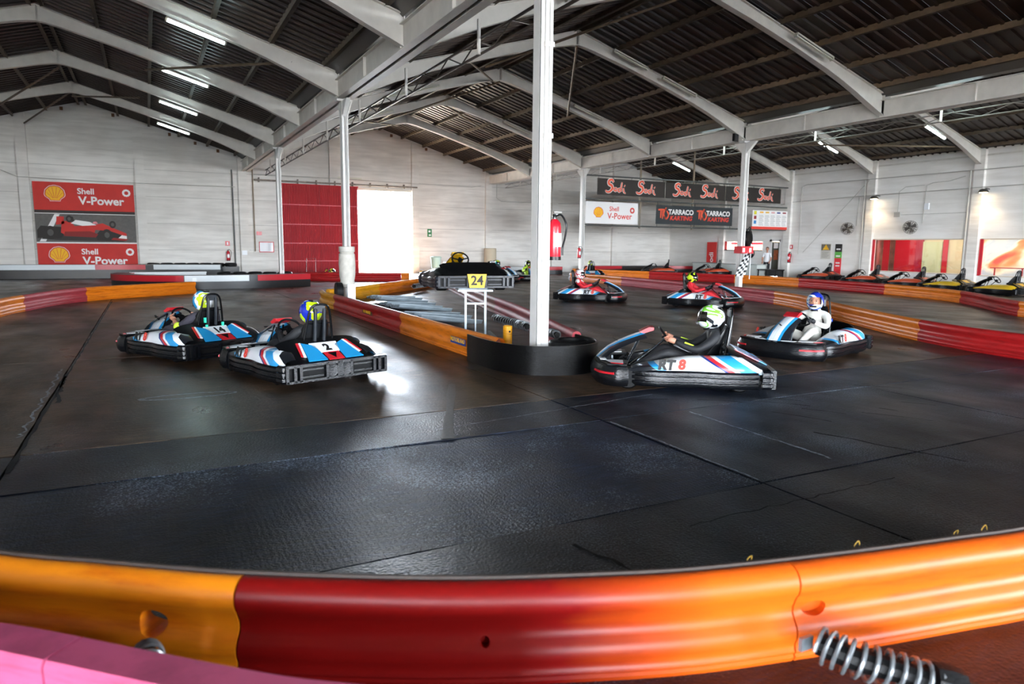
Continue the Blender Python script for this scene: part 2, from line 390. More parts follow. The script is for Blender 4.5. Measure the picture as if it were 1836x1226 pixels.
for k in range(26):                   # tyre scuffs in arcs on the right bend
    cx_, cy_, r_ = 2.4+random.uniform(-1.3, 1.6), -2.2+random.uniform(-1.2, 1.0), random.uniform(.5, 2.5); a0 = random.uniform(.2, 1.2)
    line_mark('tyre_scuff', [(cx_+r_*math.cos(a0+t*.05)-r_, cy_+r_*math.sin(a0+t*.05)-r_*.7) for t in range(6)], .02, crack)
m = M(); m.box(-80, XL-.3, YB-80, YF+60, -.2, -.02); struct(m.build('ground', dirt_m))
m = M(); m.box(XL-.3, 60, YF+.4, YF+60, -.2, -.02); g = struct(m.build('ground', dirt_m)); 
m = M(); m.box(-30, 60, YB-80, YB-.3, -.2, -.02); g = struct(m.build('ground', dirt_m))

# ---- walls
def wall_face(name, Y0, Y1, openings):
    """gable wall spanning all naves, between Y0 and Y1, with openings (x0,x1,top)"""
    m = M(); cuts = sorted(set([XL, XR]+[k*W/2 for k in range(-2, 5)]+[c for o in openings for c in o[:2]]))
    for a, b in zip(cuts, cuts[1:]):
        top = [(a, roof_z(a+1e-6)+.12 if a % W else 5.98), (b, roof_z(b-1e-6)+.12)]
        op = [o for o in openings if o[0] <= a+1e-6 and o[1] >= b-1e-6]; zb = op[0][2] if op else -.05
        m.prism([(a, zb), (b, zb), (b, top[1][1]), (a, top[0][1])], 'y', Y0, Y1)
    return struct(m.build(name, wallm, smooth=False))
wf = wall_face('wall_back', YF, YF+.25, [(5.6, 8.74, 4.5)])
wb = wall_face('wall_front', YB-.25, YB, [(a, b, h) for a, b, h in BACKDOORS])
m = M(); m.box(XL-.25, XL, YB-.25, YF+.25, 5.0, 6.0); m.box(XL-.25, XL, -14, YF+.25, -.05, 5.0); m.box(XL-.25, XL, YB-.25, -29, -.05, 5.0)
for y in (-25.2, -21.6, -17.8): m.box(XL-.25, XL, y-.2, y+.2, -.05, 5.0)
wl = struct(m.build('wall_left', wallm, smooth=False))   # unseen open bays, added to let daylight in from behind the camera
# right wall with two windows into the inner room, a hatch and a door
OPEN = [(10.44, 14.78, .57, 2.05), (4.6, 9.72, .55, 2.05), (21.8, 24.8, 1.5, 1.97), (20.55, 21.12, 0, 1.98)]
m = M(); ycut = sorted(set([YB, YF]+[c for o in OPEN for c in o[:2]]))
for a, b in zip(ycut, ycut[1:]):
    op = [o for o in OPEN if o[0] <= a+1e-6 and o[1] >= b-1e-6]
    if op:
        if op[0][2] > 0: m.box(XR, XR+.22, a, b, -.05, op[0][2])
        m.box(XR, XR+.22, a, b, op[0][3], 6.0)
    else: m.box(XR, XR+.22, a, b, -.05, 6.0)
wallr_lit = wall_mat('#e4e0da', '#f3f0ec'); wr = struct(m.build('wall_right', wallr_lit, smooth=False))  # paler wall colour stands in for stronger light on this wall
for k in range(-3, 7):                # pilasters, each one a piece of its wall
    x = k*W/3
    if -13 < x < XR-.5:
        for q, (ya, yb, wl_) in enumerate([(YF-.16, YF, wf)]):
            if 5.7 < x < 8.6: continue
            m = M(); m.box(x-.34, x+.06, ya, yb, 0, roof_z(x)-.06); m.build('pilaster', wallm, wl_, smooth=False)
for b in range(-2, 6):
    m = M(); m.box(XR-.16, XR, b*B-.22, b*B+.2, 0, 5.8); m.build('pilaster', wallm, wr, smooth=False)
    m = M(); m.box(XL, XL+.16, b*B-.22, b*B+.2, 0, 5.8); m.build('pilaster', wallm, wl, smooth=False)
seam = mat('wall_joint_line', '#8c8880', .9)
for z in (1.25, 2.5, 3.75, 5.0):      # horizontal joints between wall panels, proud hairline fillets
    m = M(); m.box(XL, 5.58, YF-.004, YF, z, z+.012) if z < 4.5 else m.box(XL, XR, YF-.004, YF, z, z+.012)
    if z < 4.5: m.box(8.76, XR, YF-.004, YF, z, z+.012)
    m.build('panel_joint', seam, wf, smooth=False)

# ---- roof: ceiling > roof_sheet, purlin, rafter, valley_beam
ceil = struct(M().build('ceiling', roof_brown)) if False else None
ceil = bpy.data.objects.new('ceiling', None); COL.objects.link(ceil); ceil['kind'] = 'structure'
SLn = math.hypot(W/2, W/2*SL); ang = math.atan(SL)
def sheet_mesh(flip):
    m = M(); prof = [(.003, .0)]
    for k in range(3):
        c = 1/6+k/3
        prof += [(c-.05, 0), (c-.03, -.045), (c+.03, -.045), (c+.05, 0)]
    prof += [(.997, 0), (.997, .03), (.003, .03)]
    s = -1 if flip else 1
    A = [m.av((0, y, 5.88+z)) for y, z in prof]; Bq = [m.av((s*W/2, y, 7.88+z)) for y, z in prof]; n = len(prof)
    for i in range(n): m.af((A[i], A[(i+1) % n], Bq[(i+1) % n], Bq[i]))
    m.af(A[::-1]); m.af(Bq)
    me = m.mesh('roof_sheet', False); m.recalc(me); me.materials.append(roof_brown); return me
sheets = {0: sheet_mesh(False), 1: sheet_mesh(True)}
for nv in (-1, 0, 1):
    for flip in (0, 1):
        for j in range(40):
            o = link('roof_sheet', sheets[flip], ceil); o.location = (nv*W+(W if flip else 0), -10+j, random.uniform(0, .006))
        o = link('roof_sheet', sheets[flip], ceil); o.location = (nv*W+(W if flip else 0), YB, 0); o.scale = (1, -10-YB, 1)
m = M(); m.box(0, .07, YB, YF, 0, .14); m.box(.0, .09, YB, YF, 0, .012); pm = m.mesh('purlin', False); pm.materials.append(brown_steel)
for nv in (-1, 0, 1):
    for k in range(12):
        x = .35+(W/2-.35)*(k/5.5) if k < 6 else 0
        if k < 6: x = .45+k*1.24
        else: x = W-.45-(k-6)*1.24
        if abs(x-W/2) < .1: continue
        o = link('purlin', pm, ceil); o.location = (nv*W+x-.035, 0, 5.74+SL*min(x, W-x))
# rafters
lowp = [(.1, 5.19), (.5, 5.36), (.9, 5.53), (1.35, 5.73), (1.8, 5.91), (2.4, 6.13), (3.4, 6.45), (4.4, 6.745), (5.2, 6.97), (5.8, 7.12), (6.3, 7.25), (6.6, 7.31), (W/2, 7.33)]
def rafter_mesh():
    m = M(); full = lowp+[(W-x, z) for x, z in lowp[-2::-1]]
    top = [(x, 5.75+SL*min(x, W-x)) for x, z in full]; n = len(full)
    for t, (lo, hi) in {'web': (-.012, .012)}.items():
        m.prism(full+top[::-1], 'y', lo, hi)
    for i in range(n-1):
        (x0, z0), (x1, z1) = full[i], full[i+1]; m.prism([(x0, z0), (x1, z1), (x1, z1+.018), (x0, z0+.018)], 'y', -.09, .09)
        (x0, z0), (x1, z1) = top[i], top[i+1]; m.prism([(x0, z0-.018), (x1, z1-.018), (x1, z1), (x0, z0)], 'y', -.09, .09)
    for x in (.11, W/2-.012, W/2+.02, W-.13): m.box(x, x+.016, -.085, .085, 5.2 if x < 1 or x > W-1 else 7.33, 5.79 if x < 1 or x > W-1 else 7.74)
    me = m.mesh('rafter', False); m.recalc(me); me.materials.append(white_steel); return me
rm = rafter_mesh()
for nv in (-1, 0, 1):
    for b in range(-5, 6): o = link('rafter', rm, ceil); o.location = (nv*W, b*B, 0)
# valley beams: a pair of I-beams with a gutter between
for X in (0, W):
    for s in (-1, 1):
        m = M(); x = X+s*.12
        m.box(x-.01, x+.01, YB, YF, 5.17, 5.62); m.box(x-.08, x+.08, YB, YF, 5.15, 5.17); m.box(x-.08, x+.08, YB, YF, 5.60, 5.62)
        for b in range(-2, 7):
            for d in (-2.5, 0): m.box(x-.07, x+.07, b*B+d-.01, b*B+d+.01, 5.17, 5.6) if YB < b*B+d < YF else None
        m.build('valley_beam', white_steel, ceil, smooth=False)
    m = M(); m.prism([(X-.4, 5.98), (X-.14, 5.74), (X+.14, 5.74), (X+.4, 5.98), (X+.4, 6.02), (X-.4, 6.02)], 'y', YB, YF); m.build('gutter', mat('dull_zinc', '#4b4a4a', .5, .4), ceil, smooth=False)
# eaves strip on the right wall top
m = M(); m.box(XR-.03, XR, YB, YF, 5.55, 5.62); m.build('eaves_angle', white_steel, wr, smooth=False)
# dark lattice bracing between the rafters
def lattice(name, p0, p1, h, n, r=.03, mt=brown_steel):
    m = M(); p0, p1 = Vector(p0), Vector(p1); up = Vector((0, 0, h))
    m.tube([p0, p1], r, 6); m.tube([p0+up, p1+up], r, 6)
    for k in range(n):
        a = p0.lerp(p1, k/n); b = p0.lerp(p1, (k+.5)/n)+up; c = p0.lerp(p1, (k+1)/n); m.tube([a, b], r*.6, 5); m.tube([b, c], r*.6, 5)
    return m.build(name, mt, ceil)
lattice('lattice_girder', (1.0, YB, 5.02), (1.0, YF, 5.02), .26, 43, .025, mat('dark_tube', '#3a332f', .5, .3))
lattice('lattice_girder', (W+1.0, YB, 5.0), (W+1.0, YF, 5.0), .2, 40, .016, mat('grey_tube', '#7a7672', .5, .3))
for y in range(-8, 30, 4):
    for X in (0, W):
        m = M(); m.tube([(X+.95, y, 5.0), (X+.95, y, 5.6)], .035, 8); m.build('hanger', white_steel, ceil)
for (a, b) in [((W/2, 10, 7.3), (9.6, 15, 6.4)), ((W/2, 15, 7.3), (3.9, 20, 6.4)), ((W/2, 20, 7.3), (9.4, 20.5, 6.3)), ((3.4, 10, 6.5), (6.5, 15, 7.3)), ((3.2, 20, 6.4), (6.4, 25, 7.2)), ((W/2, 5, 7.3), (3.9, 10, 6.4)),
               ((-W/2, 20, 7.2), (-9.6, 25, 6.3)), ((-W/2, 25, 7.4), (-9.0, 29.8, 6.7)), ((-W/2, 25, 7.2), (-4.5, 20, 6.5)), ((-4.3, 15, 6.4), (-1.2, 10, 5.9)),
               ((W+3, 10, 5.9), (XR-3, 15, 5.9)), ((W+3, 15, 5.9), (XR-2, 10, 5.8))]:
    m = M(); m.tube([a, b], .035, 6); m.build('brace', brown_steel, ceil)

# ---- columns
def column(X, Y, label, sleeve=False):
    t = thing('steel_column', label, 'column', (X, Y, 0))
    m = M(); w = .085
    m.box(-w, w, -w, -w+.014, 0, 5.15); m.box(-w, w, w-.014, w, 0, 5.15); m.box(-.008, .008, -w, w, 0, 5.15)
    m.box(-w-.002, -w+.012, -w, w, 0, 5.15)
    m.build('shaft', white_col, t, smooth=False)
    m = M(); m.box(-.16, .16, -.14, .14, 0, .02); m.build('base_plate', white_col, t, smooth=False)
    m = M(); m.box(-.19, .19, -.12, .12, 5.1, 5.16); m.prism([(.085, 4.75), (.085, 5.12), (.5, 5.12)], 'x', -.05, .05); m.prism([(-.085, 4.75), (-.5, 5.12), (-.085, 5.12)], 'x', -.05, .05)
    m.build('head_bracket', white_col, t, smooth=False)
    m = M(); m.tube([(.05, -.115, .6), (.05, -.115, 4.6), (.07, -.115, 4.8), (.16, -.115, 5.1)], .022, 8); m.build('cable_duct', white_col, t)
    if sleeve:
        m = M(); m.lathe([(.15, .5), (.185, .52), (.19, .62), (.175, .66), (.2, .8), (.21, 1.1), (.2, 1.35), (.175, 1.38), (.175, 1.4), (.2, 1.41), (.2, 1.54), (.1, 1.55)], n=24); m.build('concrete_sleeve', concrete, t)
    return t
c0 = column(0, 0, 'white steel column rising from the black rubber tyre island, nearest the camera')
m = M(); m.box(-.02, .085, -.11, -.085, 0, 5.1); m.build('duct_cover', white_col, c0, smooth=False)
for z in (2.95, 4.05): m = M(); m.box(-.03, .1, -.125, -.07, z, z+.06); m.build('clamp', white_col, c0, smooth=False)
m = M(); m.box(.085, .1, -.06, .03, 3.25, 3.55); m.build('bracket_plate', steel, c0, smooth=False)
column(0, 10, 'white steel column with a concrete sleeve round its foot, behind the orange barrier corner', True)
column(0, 20, 'slim white steel column just left of the red corrugated door')
column(W, 10, 'white steel column hung with the chequered flag')
column(W, 20, 'white steel column at the left end of the advertising banner truss')
for b, X in ((0, W), (-2, 0), (-2, W), (-4, 0), (-4, W)): column(X, b*B, 'white steel column outside the picture')

# ---- far wall fittings
dt = thing('sliding_door', 'red corrugated metal sliding door half open on the far wall', 'door', (1.6, YF-.2, 0))
zs = [.02, .72, 1.63, 2.6, 3.6, 4.62]; dred = mat('dark_red_corrugated_steel', '#a3121e', .5, var=.2, vscale=1.2, spec=.2)
for r in range(5):
    m = M(); prof = []
    for k in range(6): prof += [(k*.0838, 0), (k*.0838+.03, 0), (k*.0838+.042, -.025), (k*.0838+.072, -.025)]
    prof += [(.5, 0), (.5, .02), (0, .02)]
    m.prism(prof, 'z', zs[r]+.006, zs[r+1]-.006); me = m.mesh('door_panel', False); m.recalc(me); me.materials.append(dred)
    for c in range(8): o = link('door_panel', me, dt); o.location = (c*.505, random.uniform(-.012, .006), 0)
m = M(); m.box(-.05, 4.08, .0, .05, .0, .05); m.box(-.05, 4.08, 0, .05, 4.6, 4.66)
for z in zs[1:-1]: m.box(0, 4.05, -.045, .02, z-.02, z+.02, 1)
m.build('door_frame', [dred, mat('pale_red_rail', '#c9505c', .5)], dt, smooth=False)
m = M(); m.box(-1.2, 7.4, -.05, .05, 4.72, 4.8)
for k in range(9): m.box(-1.0+k*.95, -.94+k*.95, -.08, .08, 4.66, 4.88)
m.build('slide_rail', mat('rusty_rail', '#7a6f66', .6, .2, var=.4), dt, smooth=False)
m = M(); m.box(5.52, 5.6, YF-.02, YF+.25, 0, 4.5); m.box(8.74, 8.86, YF-.04, YF+.25, 0, 4.62); m.box(5.6, 8.86, YF-.04, YF+.25, 4.5, 4.62); struct(m.build('door_1', mat('pale_door_jamb', '#d9d2c6', .7), smooth=False))
m = M()
for k in range(5): m.tube([(8.0+k*.04, YF+1.4, .0), (8.0+k*.04, YF+1.4, 1.1)], .012, 6)
def conduit(label, pts, r=.018, mt=None):
    P, _ = spline(pts, 1); m = M(); m.tube(pts, r, 6); return tag(m.build('cable_conduit', mt or conduit_m), label, 'pipe')
conduit('grey conduit running level on the far wall above the tall red racing banner', [(XL, YF-.04, 4.75), (-10.2, YF-.04, 4.75), (-9.4, YF-.2, 4.4), (-6, YF-.2, 4.34), (-.5, YF-.2, 4.36)])
conduit('thin conduit running level on the far wall over the sliding door', [(.4, YF-.04, 5.04), (4.2, YF-.22, 5.04), (8.9, YF-.2, 4.96), (12.4, YF-.04, 4.95), (13.0, YF-.04, 5.05)])
conduit('bent conduit on the far wall between the bright doorway and the corner column', [(14.0, YF-.04, 5.3), (14.0, YF-.04, 4.4), (14.3, YF-.04, 4.2), (17.5, YF-.04, 4.2), (XR-3, YF-.04, 4.35)])
conduit('rust-stained downpipe beside the white pier left of the red door', [(.35, YF-.1, 5.4), (.35, YF-.1, 1.2)], .03, mat('rusty_pipe', '#8d7d68', .7, var=.4))
conduit('dark narrow downpipe at the left edge of the white pier', [(-.62, YF-.1, 5.2), (-.62, YF-.1, 0)], .035, mat('dark_pipe', '#4b4d4c', .6))
# rust stains under purlin ends on the far wall
for x in (-7.6, -5.6, -3.3, -2.2, -1.2, 3.0, 7.6, 9.6): 
    m = M(); m.box(x-.06, x+.06, YF-.09, YF, roof_z(x)-.24, roof_z(x)-.1); m.build('purlin_shoe', mat('rusty_shoe', '#6e4a2c', .8), wf, smooth=False)

def shell_logo(par, cx, cz, s, y=-.006):
    def outline(k, lobes=7):
        P = []
        for i in range(61):
            a = PI*(-.12)+(PI*1.24)*i/60; rr = 1+.035*abs(math.sin((a+.12*PI)/(1.24*PI)*lobes*PI))
            P.append((cx+s*k*rr*math.cos(a)*.98, cz+s*k*(rr*math.sin(a)*.92)))
        P += [(cx-s*k*.55, cz-s*k*.62), (cx-s*k*.5, cz-s*k*.82), (cx+s*k*.5, cz-s*k*.82), (cx+s*k*.55, cz-s*k*.62)]
        return P
    for k, q, mt in ((1.12, 0, white_prt), (1.06, -.002, red_txt), (.95, -.004, yellow_prt)):
        m = M(); m.prism(outline(k), 'y', y+q, y+q+.0015); m.build('shell_emblem', mt, par, smooth=False)
    m = M()
    for i in range(1, 7):
        a = -.12*PI+1.24*PI*i/7; t0 = (cx+s*.22*math.cos(a), cz-s*.55); t1 = (cx+s*.86*math.cos(a), cz+s*.8*math.sin(a)); w = s*.022
        m.prism([(t0[0]-w, t0[1]), (t0[0]+w, t0[1]), (t1[0]+w, t1[1]), (t1[0]-w, t1[1])], 'y', y-.007, y-.0055)
    m.build('emblem_ribs', red_txt, par, smooth=False)
def ring_mark(par, cx, cz, r, mt, y=-.006, sx=1):
    m = M(); n = 24
    for i in range(n):
        a, b = 2*PI*i/n, 2*PI*(i+1)/n; ro = r*(1+.06*math.cos(12*a)); ro2 = r*(1+.06*math.cos(12*b))
        m.prism([(cx+sx*ro*math.cos(a), cz+ro*math.sin(a)), (cx+sx*ro2*math.cos(b), cz+ro2*math.sin(b)), (cx+sx*r*.5*math.cos(b), cz+r*.5*math.sin(b)), (cx+sx*r*.5*math.cos(a), cz+r*.5*math.sin(a))], 'y', y, y+.002)
    m.build('ring_mark', mt, par, smooth=False)

# tall racing banner
bn = thing('racing_banner', 'tall red fuel advertising banner with a racing car photo hung on the far wall', 'banner', (-8.9, YF-.165, 0))
def wavy(x, z): return .012*math.sin(x*5)+.01*math.sin(z*4+x)
for nm, z0, z1, mt in (('upper_red_panel', 3.0, 4.24, red_prt), ('dark_strip', 2.87, 3.0, mat('dark_strip_print', '#2a211e', .7)), ('photo_panel', 1.58, 2.84, grey_prt), ('lower_red_panel', .25, 1.52, red_prt), ('white_backing', .24, 4.25, white_prt)):
    m = M(); d = .012 if nm == 'white_backing' else 0
    m.box(0, 3.95, -.006+d, .004+d, z0, z1); m.build(nm, mt, bn, smooth=False)
for z in (0, -2.72):
    shell_logo(bn, .82, 3.72+z, .36, -.012)
    text_mesh('Shell', .36, white_prt, bn, (2.02, -.012, 3.86+z), bold=.008, name='lettering')
    text_mesh('V-Power', .5, white_prt, bn, (2.62, -.012, 3.44+z), bold=.014, name='lettering')
    ring_mark(bn, 3.64, 3.86+z, .17, white_prt, -.012)
def flat(par, name, mt, P, y=-.012): m = M(); m.prism(P, 'y', y, y+.003); return m.build(name, mt, par, smooth=False)
flat(bn, 'start_line_print', white_prt, [(.12, 1.6), (.35, 1.6), (.95, 2.82), (.75, 2.82)])
flat(bn, 'tyre_print', black_prt, [(.05, 1.75), (.95, 1.75), (1.1, 2.0), (1.05, 2.25), (.2, 2.3), (.05, 2.1)], -.013)
flat(bn, 'tyre_print', black_prt, [(2.35, 1.68), (3.3, 1.66), (3.45, 1.8), (3.2, 2.1), (2.5, 2.15), (2.3, 1.9)], -.013)
flat(bn, 'car_body_print', red_prt, [(.95, 2.0), (1.0, 2.5), (1.3, 2.55), (1.5, 2.3), (2.3, 2.38), (2.6, 2.45), (3.0, 2.25), (3.55, 2.0), (3.55, 1.85), (2.9, 2.1), (2.3, 2.15), (2.2, 1.85), (1.2, 1.85)], -.016)
flat(bn, 'wing_print', red_prt, [(.78, 2.35), (.82, 2.72), (1.1, 2.72), (1.1, 2.4)], -.016)
flat(bn, 'car_deck_print', white_prt, [(1.35, 2.42), (1.55, 2.58), (2.1, 2.5), (2.35, 2.36), (1.8, 2.32)], -.019)
flat(bn, 'nose_print', white_prt, [(3.2, 1.78), (3.35, 1.92), (3.55, 1.88), (3.55, 1.72), (3.25, 1.7)], -.019)
flat(bn, 'cockpit_print', black_prt, [(1.2, 2.5), (1.25, 2.75), (1.45, 2.72), (1.5, 2.5)], -.019)
flat(bn, 'shadow_print', mat('car_shadow_print', '#2b2826', .7), [(.1, 1.72), (.9, 1.66), (3.4, 1.62), (3.6, 1.72), (3.2, 1.9), (1.0, 1.9)], -.0125)
flat(bn, 'car_floor_print', mat('car_floor_print', '#7c1614', .7), [(1.05, 1.85), (2.3, 1.8), (2.4, 1.95), (2.1, 2.08), (1.1, 2.05)], -.018)
for (cx, cz, rr) in ((.55, 2.0, .3), (1.3, 2.62, .16), (2.75, 1.92, .27), (3.0, 2.4, .17)):
    flat(bn, 'wheel_print', black_prt, [(cx+rr*.8*math.cos(a*PI/8), cz+rr*math.sin(a*PI/8)) for a in range(16)], -.017)
    flat(bn, 'rim_print', mat('rim_print', '#4c4a49', .7), [(cx+rr*.4*math.cos(a*PI/6), cz+rr*.5*math.sin(a*PI/6)) for a in range(12)], -.0205)
flat(bn, 'front_wing_print', mat('dark_red_print', '#8e1c18', .7), [(2.9, 1.7), (3.5, 1.66), (3.62, 1.74), (3.0, 1.8)], -.0205)
flat(bn, 'driver_helmet_print', red_deep, [(2.2, 2.42), (2.24, 2.52), (2.36, 2.53), (2.42, 2.42)], -.019)

# extinguishers
def extinguisher(label, loc, s=1, rz=0, sign=None):
    t = thing('fire_extinguisher', label, 'fire extinguisher', loc, rz)
    m = M(); m.lathe([(.06, .02), (.085, .0), (.085, .03), (.088, .045), (.088, .42), (.078, .47), (.045, .51), (.03, .52)], n=18); m.T = Matrix.Scale(s, 4); o = m.build('cylinder_body', mat('extinguisher_red', '#c0182a', .22, coat=.5), t); o.scale = (s, s, s)
    m = M(); m.lathe([(.088, 0), (.09, .0), (.09, .045), (.088, .045)], n=18); o = m.build('foot_ring', black_pl, t); o.scale = (s, s, s)
    m = M(); m.lathe([(.025, .51), (.028, .56), (.02, .58)], n=10); m.box(-.015, .09, -.012, .012, .57, .585); m.box(-.015, .1, -.012, .012, .6, .612); o = m.build('valve_handle', dark_steel, t); o.scale = (s, s, s)
    m = M(); P, _ = spline([(.02, -.0, .56), (.09, -.02, .57), (.16, -.03, .45), (.14, -.04, .3), (.1, -.05, .17), (.095, -.05, .06)], 6); m.tube(P, .013, 8); o = m.build('hose', black_pl, t); o.scale = (s, s, s)
    m = M(); m.box(-.05, .05, -.092, -.086, .17, .34); o = m.build('instruction_label', white_pl, t, smooth=False); o.scale = (s, s, s)
    m = M(); m.box(-.03, .03, .07, .12, .3, .36); o = m.build('wall_bracket', dark_steel, t, smooth=False); o.scale = (s, s, s)
    if sign:
        m = M(); m.box(-.11, .11, .1, .112, .75, .98); m.build('sign_plate', red_pl, t, smooth=False); m = M(); m.box(-.03, .03, .094, .1, .8, .93); m.build('sign_symbol', white_pl, t, smooth=False)
    return t
extinguisher('large red fire extinguisher hung on the nearest white column', (.19, -.04, 1.42), 1.02)
extinguisher('red fire extinguisher with a red sign on the far wall right of the racing banner', (-.95, YF-.14, .72), .95, 0, True)
extinguisher('small red fire extinguisher on the column at the left end of the banner truss', (W-.2, 19.9, 1.05), .95)
extinguisher('red fire extinguisher and sign on the right wall beside the dark door', (XR-.14, 19.7, .82), 1.0, -PI/2, True)
# wall mirror, signs
t = thing('wall_mirror', 'rectangular safety mirror with red rim on the pier left of the red door', 'mirror', (.9, YF-.1, 1.42), -.25)
m = M(); m.box(-.36, .36, -.02, .03, -.27, .27); m.build('rim', red_pl, t, smooth=False); m = M(); m.box(-.32, .32, -.028, -.02, -.23, .23); m.build('mirror_face', mirror_m, t, smooth=False)
m = M(); m.box(.45, .7, YF-.03, YF-.005, 2.02, 2.2); tag(m.build('wall_sign', red_pl, smooth=False), 'small red square sign above the safety mirror', 'sign')
m = M(); m.tube([(-.05, YF-.08, .9), (-.05, YF-.08, 1.3)], .01); 
t = thing('exit_sign', 'small green emergency exit sign on the far wall right of the doorway', 'sign', (9.78, YF-.02, 2.28))
m = M(); m.box(-.13, .13, -.012, .012, -.22, .22); m.build('sign_plate', green_sg, t, smooth=False); m = M(); m.box(-.07, .05, -.018, -.012, .04, .14); m.box(-.05, .08, -.018, -.012, -.16, -.08); m.build('sign_symbol', white_pl, t, smooth=False)
m = M(); m.box(4.6, 5.9, YF-.1, YF-.02, 5.06, 5.13); tag(m.build('unlit_batten', lamp_off, smooth=False), 'unlit lamp batten on the far wall over the sliding door', 'lamp')
m = M(); m.lathe([(.3, .05), (.36, .06), (.36, 1.42), (.33, 1.45)], (13.4, YF-.45, 0), n=24); tag(m.build('column_guard', mat('beige_guard', '#cdbfa6', .7)), 'beige round guard drum at the foot of the far wall pier', 'guard')
m = M(); m.box(-.3, -.05, YF-.2, YF-.17, 1.02, 1.24); tag(m.build('junction_box', white_pl, smooth=False), 'white junction box on the pier left of the mirror', 'box')

# ---- fluorescent lamps under the rafters
def lamp(label, a, b, lit=True, group=None):
    a, b = Vector(a), Vector(b); mid = (a+b)/2; t = thing('fluorescent_lamp', label, 'lamp', mid, 0, group)
    d = (b-a); L_ = d.length; r_ = math.atan2(d.z, d.x) if abs(d.x) > abs(d.y) else 0
    m = M(); m.box(-L_/2, L_/2, -.05, .05, .0, .04); o1 = m.build('housing', lamp_body, t, smooth=False)
    m = M(); m.box(-L_/2-.01, -L_/2+.03, -.05, .05, -.06, .02); m.box(L_/2-.03, L_/2+.01, -.05, .05, -.06, .02); split_build(m, 'end_cap', lamp_body, t, False)
    m = M(); m.T = Matrix.Rotation(PI/2, 4, 'Y'); m.tube([(.035, .022, -L_/2+.03), (.035, .022, L_/2-.03)], .02, 8); m.tube([(.035, -.022, -L_/2+.03), (.035, -.022, L_/2-.03)], .02, 8)
    split_build(m, 'tube', lamp_on if lit else lamp_off, t)
    t.rotation_euler = (0, -r_, 0) if abs(d.x) > abs(d.y) else (0, 0, math.atan2(d.y, d.x))
    return t
names = {10: 'lit fluorescent lamp under the left roof, nearest and largest of the four', 15: 'lit fluorescent lamp under the left roof, second of the four', 20: 'lit fluorescent lamp under the left roof, third of the four', 25: 'lit fluorescent lamp under the left roof, farthest of the four'}
for Y in (10, 15, 20, 25):
    lamp(names.get(Y, 'lit fluorescent lamp under the left roof outside the picture'), (-3.9, Y-.3, 6.42), (-2.7, Y-.3, 6.07), True, 'left roof lamps')
for Y, nm in ((10, 'lit fluorescent lamp under the right roof, nearest the two wall floodlights'), (15, 'lit fluorescent lamp under the right roof, between the other two')  ):
    lamp(nm, (22.98, Y-.1, 6.46), (24.31, Y-.1, 6.07), True, 'right roof lamps')
lamp('lit fluorescent lamp under the right roof just above the banner truss', (18.81, 20, 5.8), (19.94, 20, 5.43))
for y, nm in ((3.56, 'lit lamp lying along the valley beam at the far right'), (7.97, 'lit lamp lying along the valley beam, middle one of three'), (12.4, 'lit lamp lying along the valley beam just left of the flag column')):
    lamp(nm, (W+.6, y-.8, 5.74), (W+.6, y+.4, 5.74), True, 'lamps along the valley beam')
offn = ['unlit lamp under the middle roof, upper one on the nearest full rafter', 'unlit lamp under the middle roof, lower one on the nearest full rafter', 'unlit lamp under the middle roof at the upper right', 'unlit lamp under the middle roof, right of the ridge on the third rafter', 'unlit lamp under the middle roof, low on the farthest rafter', 'unlit lamp under the middle roof, just left of the big column']
for nm, (xa, xb, Y) in zip(offn, [(7.9, 9.13, 10), (9.74, 11.06, 10), (9.72, 11.05, 5), (9.7, 10.96, 15), (9.63, 10.86, 25), (9.3, 10.6, 20)]):
    lamp(nm, (xa, Y-.28, 7.62-(xa-W/2)*.30), (xb, Y-.28, 7.62-(xb-W/2)*.30), False, 'unlit middle roof lamps')
for nm, (xa, xb, Y) in zip(['unlit lamp under the left slope of the middle roof, nearest', 'unlit lamp under the left slope of the middle roof, behind the nearest', 'unlit lamp near the top edge beside the big column'], [(2.6, 4.4, 15), (2.6, 4.4, 20), (3.2, 5.2, 5)]):
    lamp(nm, (xa, Y-.28, 7.6-(W/2-xa)*.30), (xb, Y-.28, 7.6-(W/2-xb)*.30), False, 'unlit middle roof lamps')
t = thing('floodlight', 'small black floodlight fixed to the beam above the flag column', 'lamp', (13.0, 9.9, 5.22), .4)
m = M(); m.box(-.16, .16, -.04, .04, -.12, .12); m.build('housing', black_pl, t, smooth=False); m = M(); m.box(-.12, .12, -.046, -.04, -.08, .08); m.build('glass', grey_pl, t, smooth=False)
m = M(); m.tube([(0, .04, 0), (.05, .1, .1), (.2, .1, .14)], .015); m.build('bracket', dark_steel, t)

# ---- right wall fittings
def rwall(Y, z, off=.0): return (XR-off, Y, z)
RW = -PI/2
for Y, nm in ((14.6, 'round wall floodlight glowing warm above the left window'), (9.58, 'round wall floodlight glowing warm above the right window')):
    t = thing('wall_floodlight', nm, 'lamp', (XR-.42, Y, 4.02), RW)
    m = M(); m.lathe([(.06, .14), (.14, .1), (.19, .02), (.19, -.02), (.17, -.02)], n=20); m.build('lamp_shade', mat('lamp_shade_grey', '#4a4642', .4, .4), t)
    m = M(); m.lathe([(.15, -.03), (.15, -.015)], n=18); m.build('lamp_glass', mat('warm_lamp_glass', (1, .78, .5), .4, emit=14), t)
    m = M(); m.tube([(0, 0, .12), (0, .2, .16), (0, .42, .14)], .02); m.build('arm', dark_steel, t)
    l = bpy.data.lights.new('flood', 'SPOT'); l.energy = 55; l.spot_size = 2.3; l.spot_blend = .6; l.color = (1, .74, .45); l.shadow_soft_size = .1
    o = bpy.data.objects.new('flood', l); COL.objects.link(o); o.location = (XR-.45, Y-.05, 3.95); o.rotation_euler = (0, .32, 0)
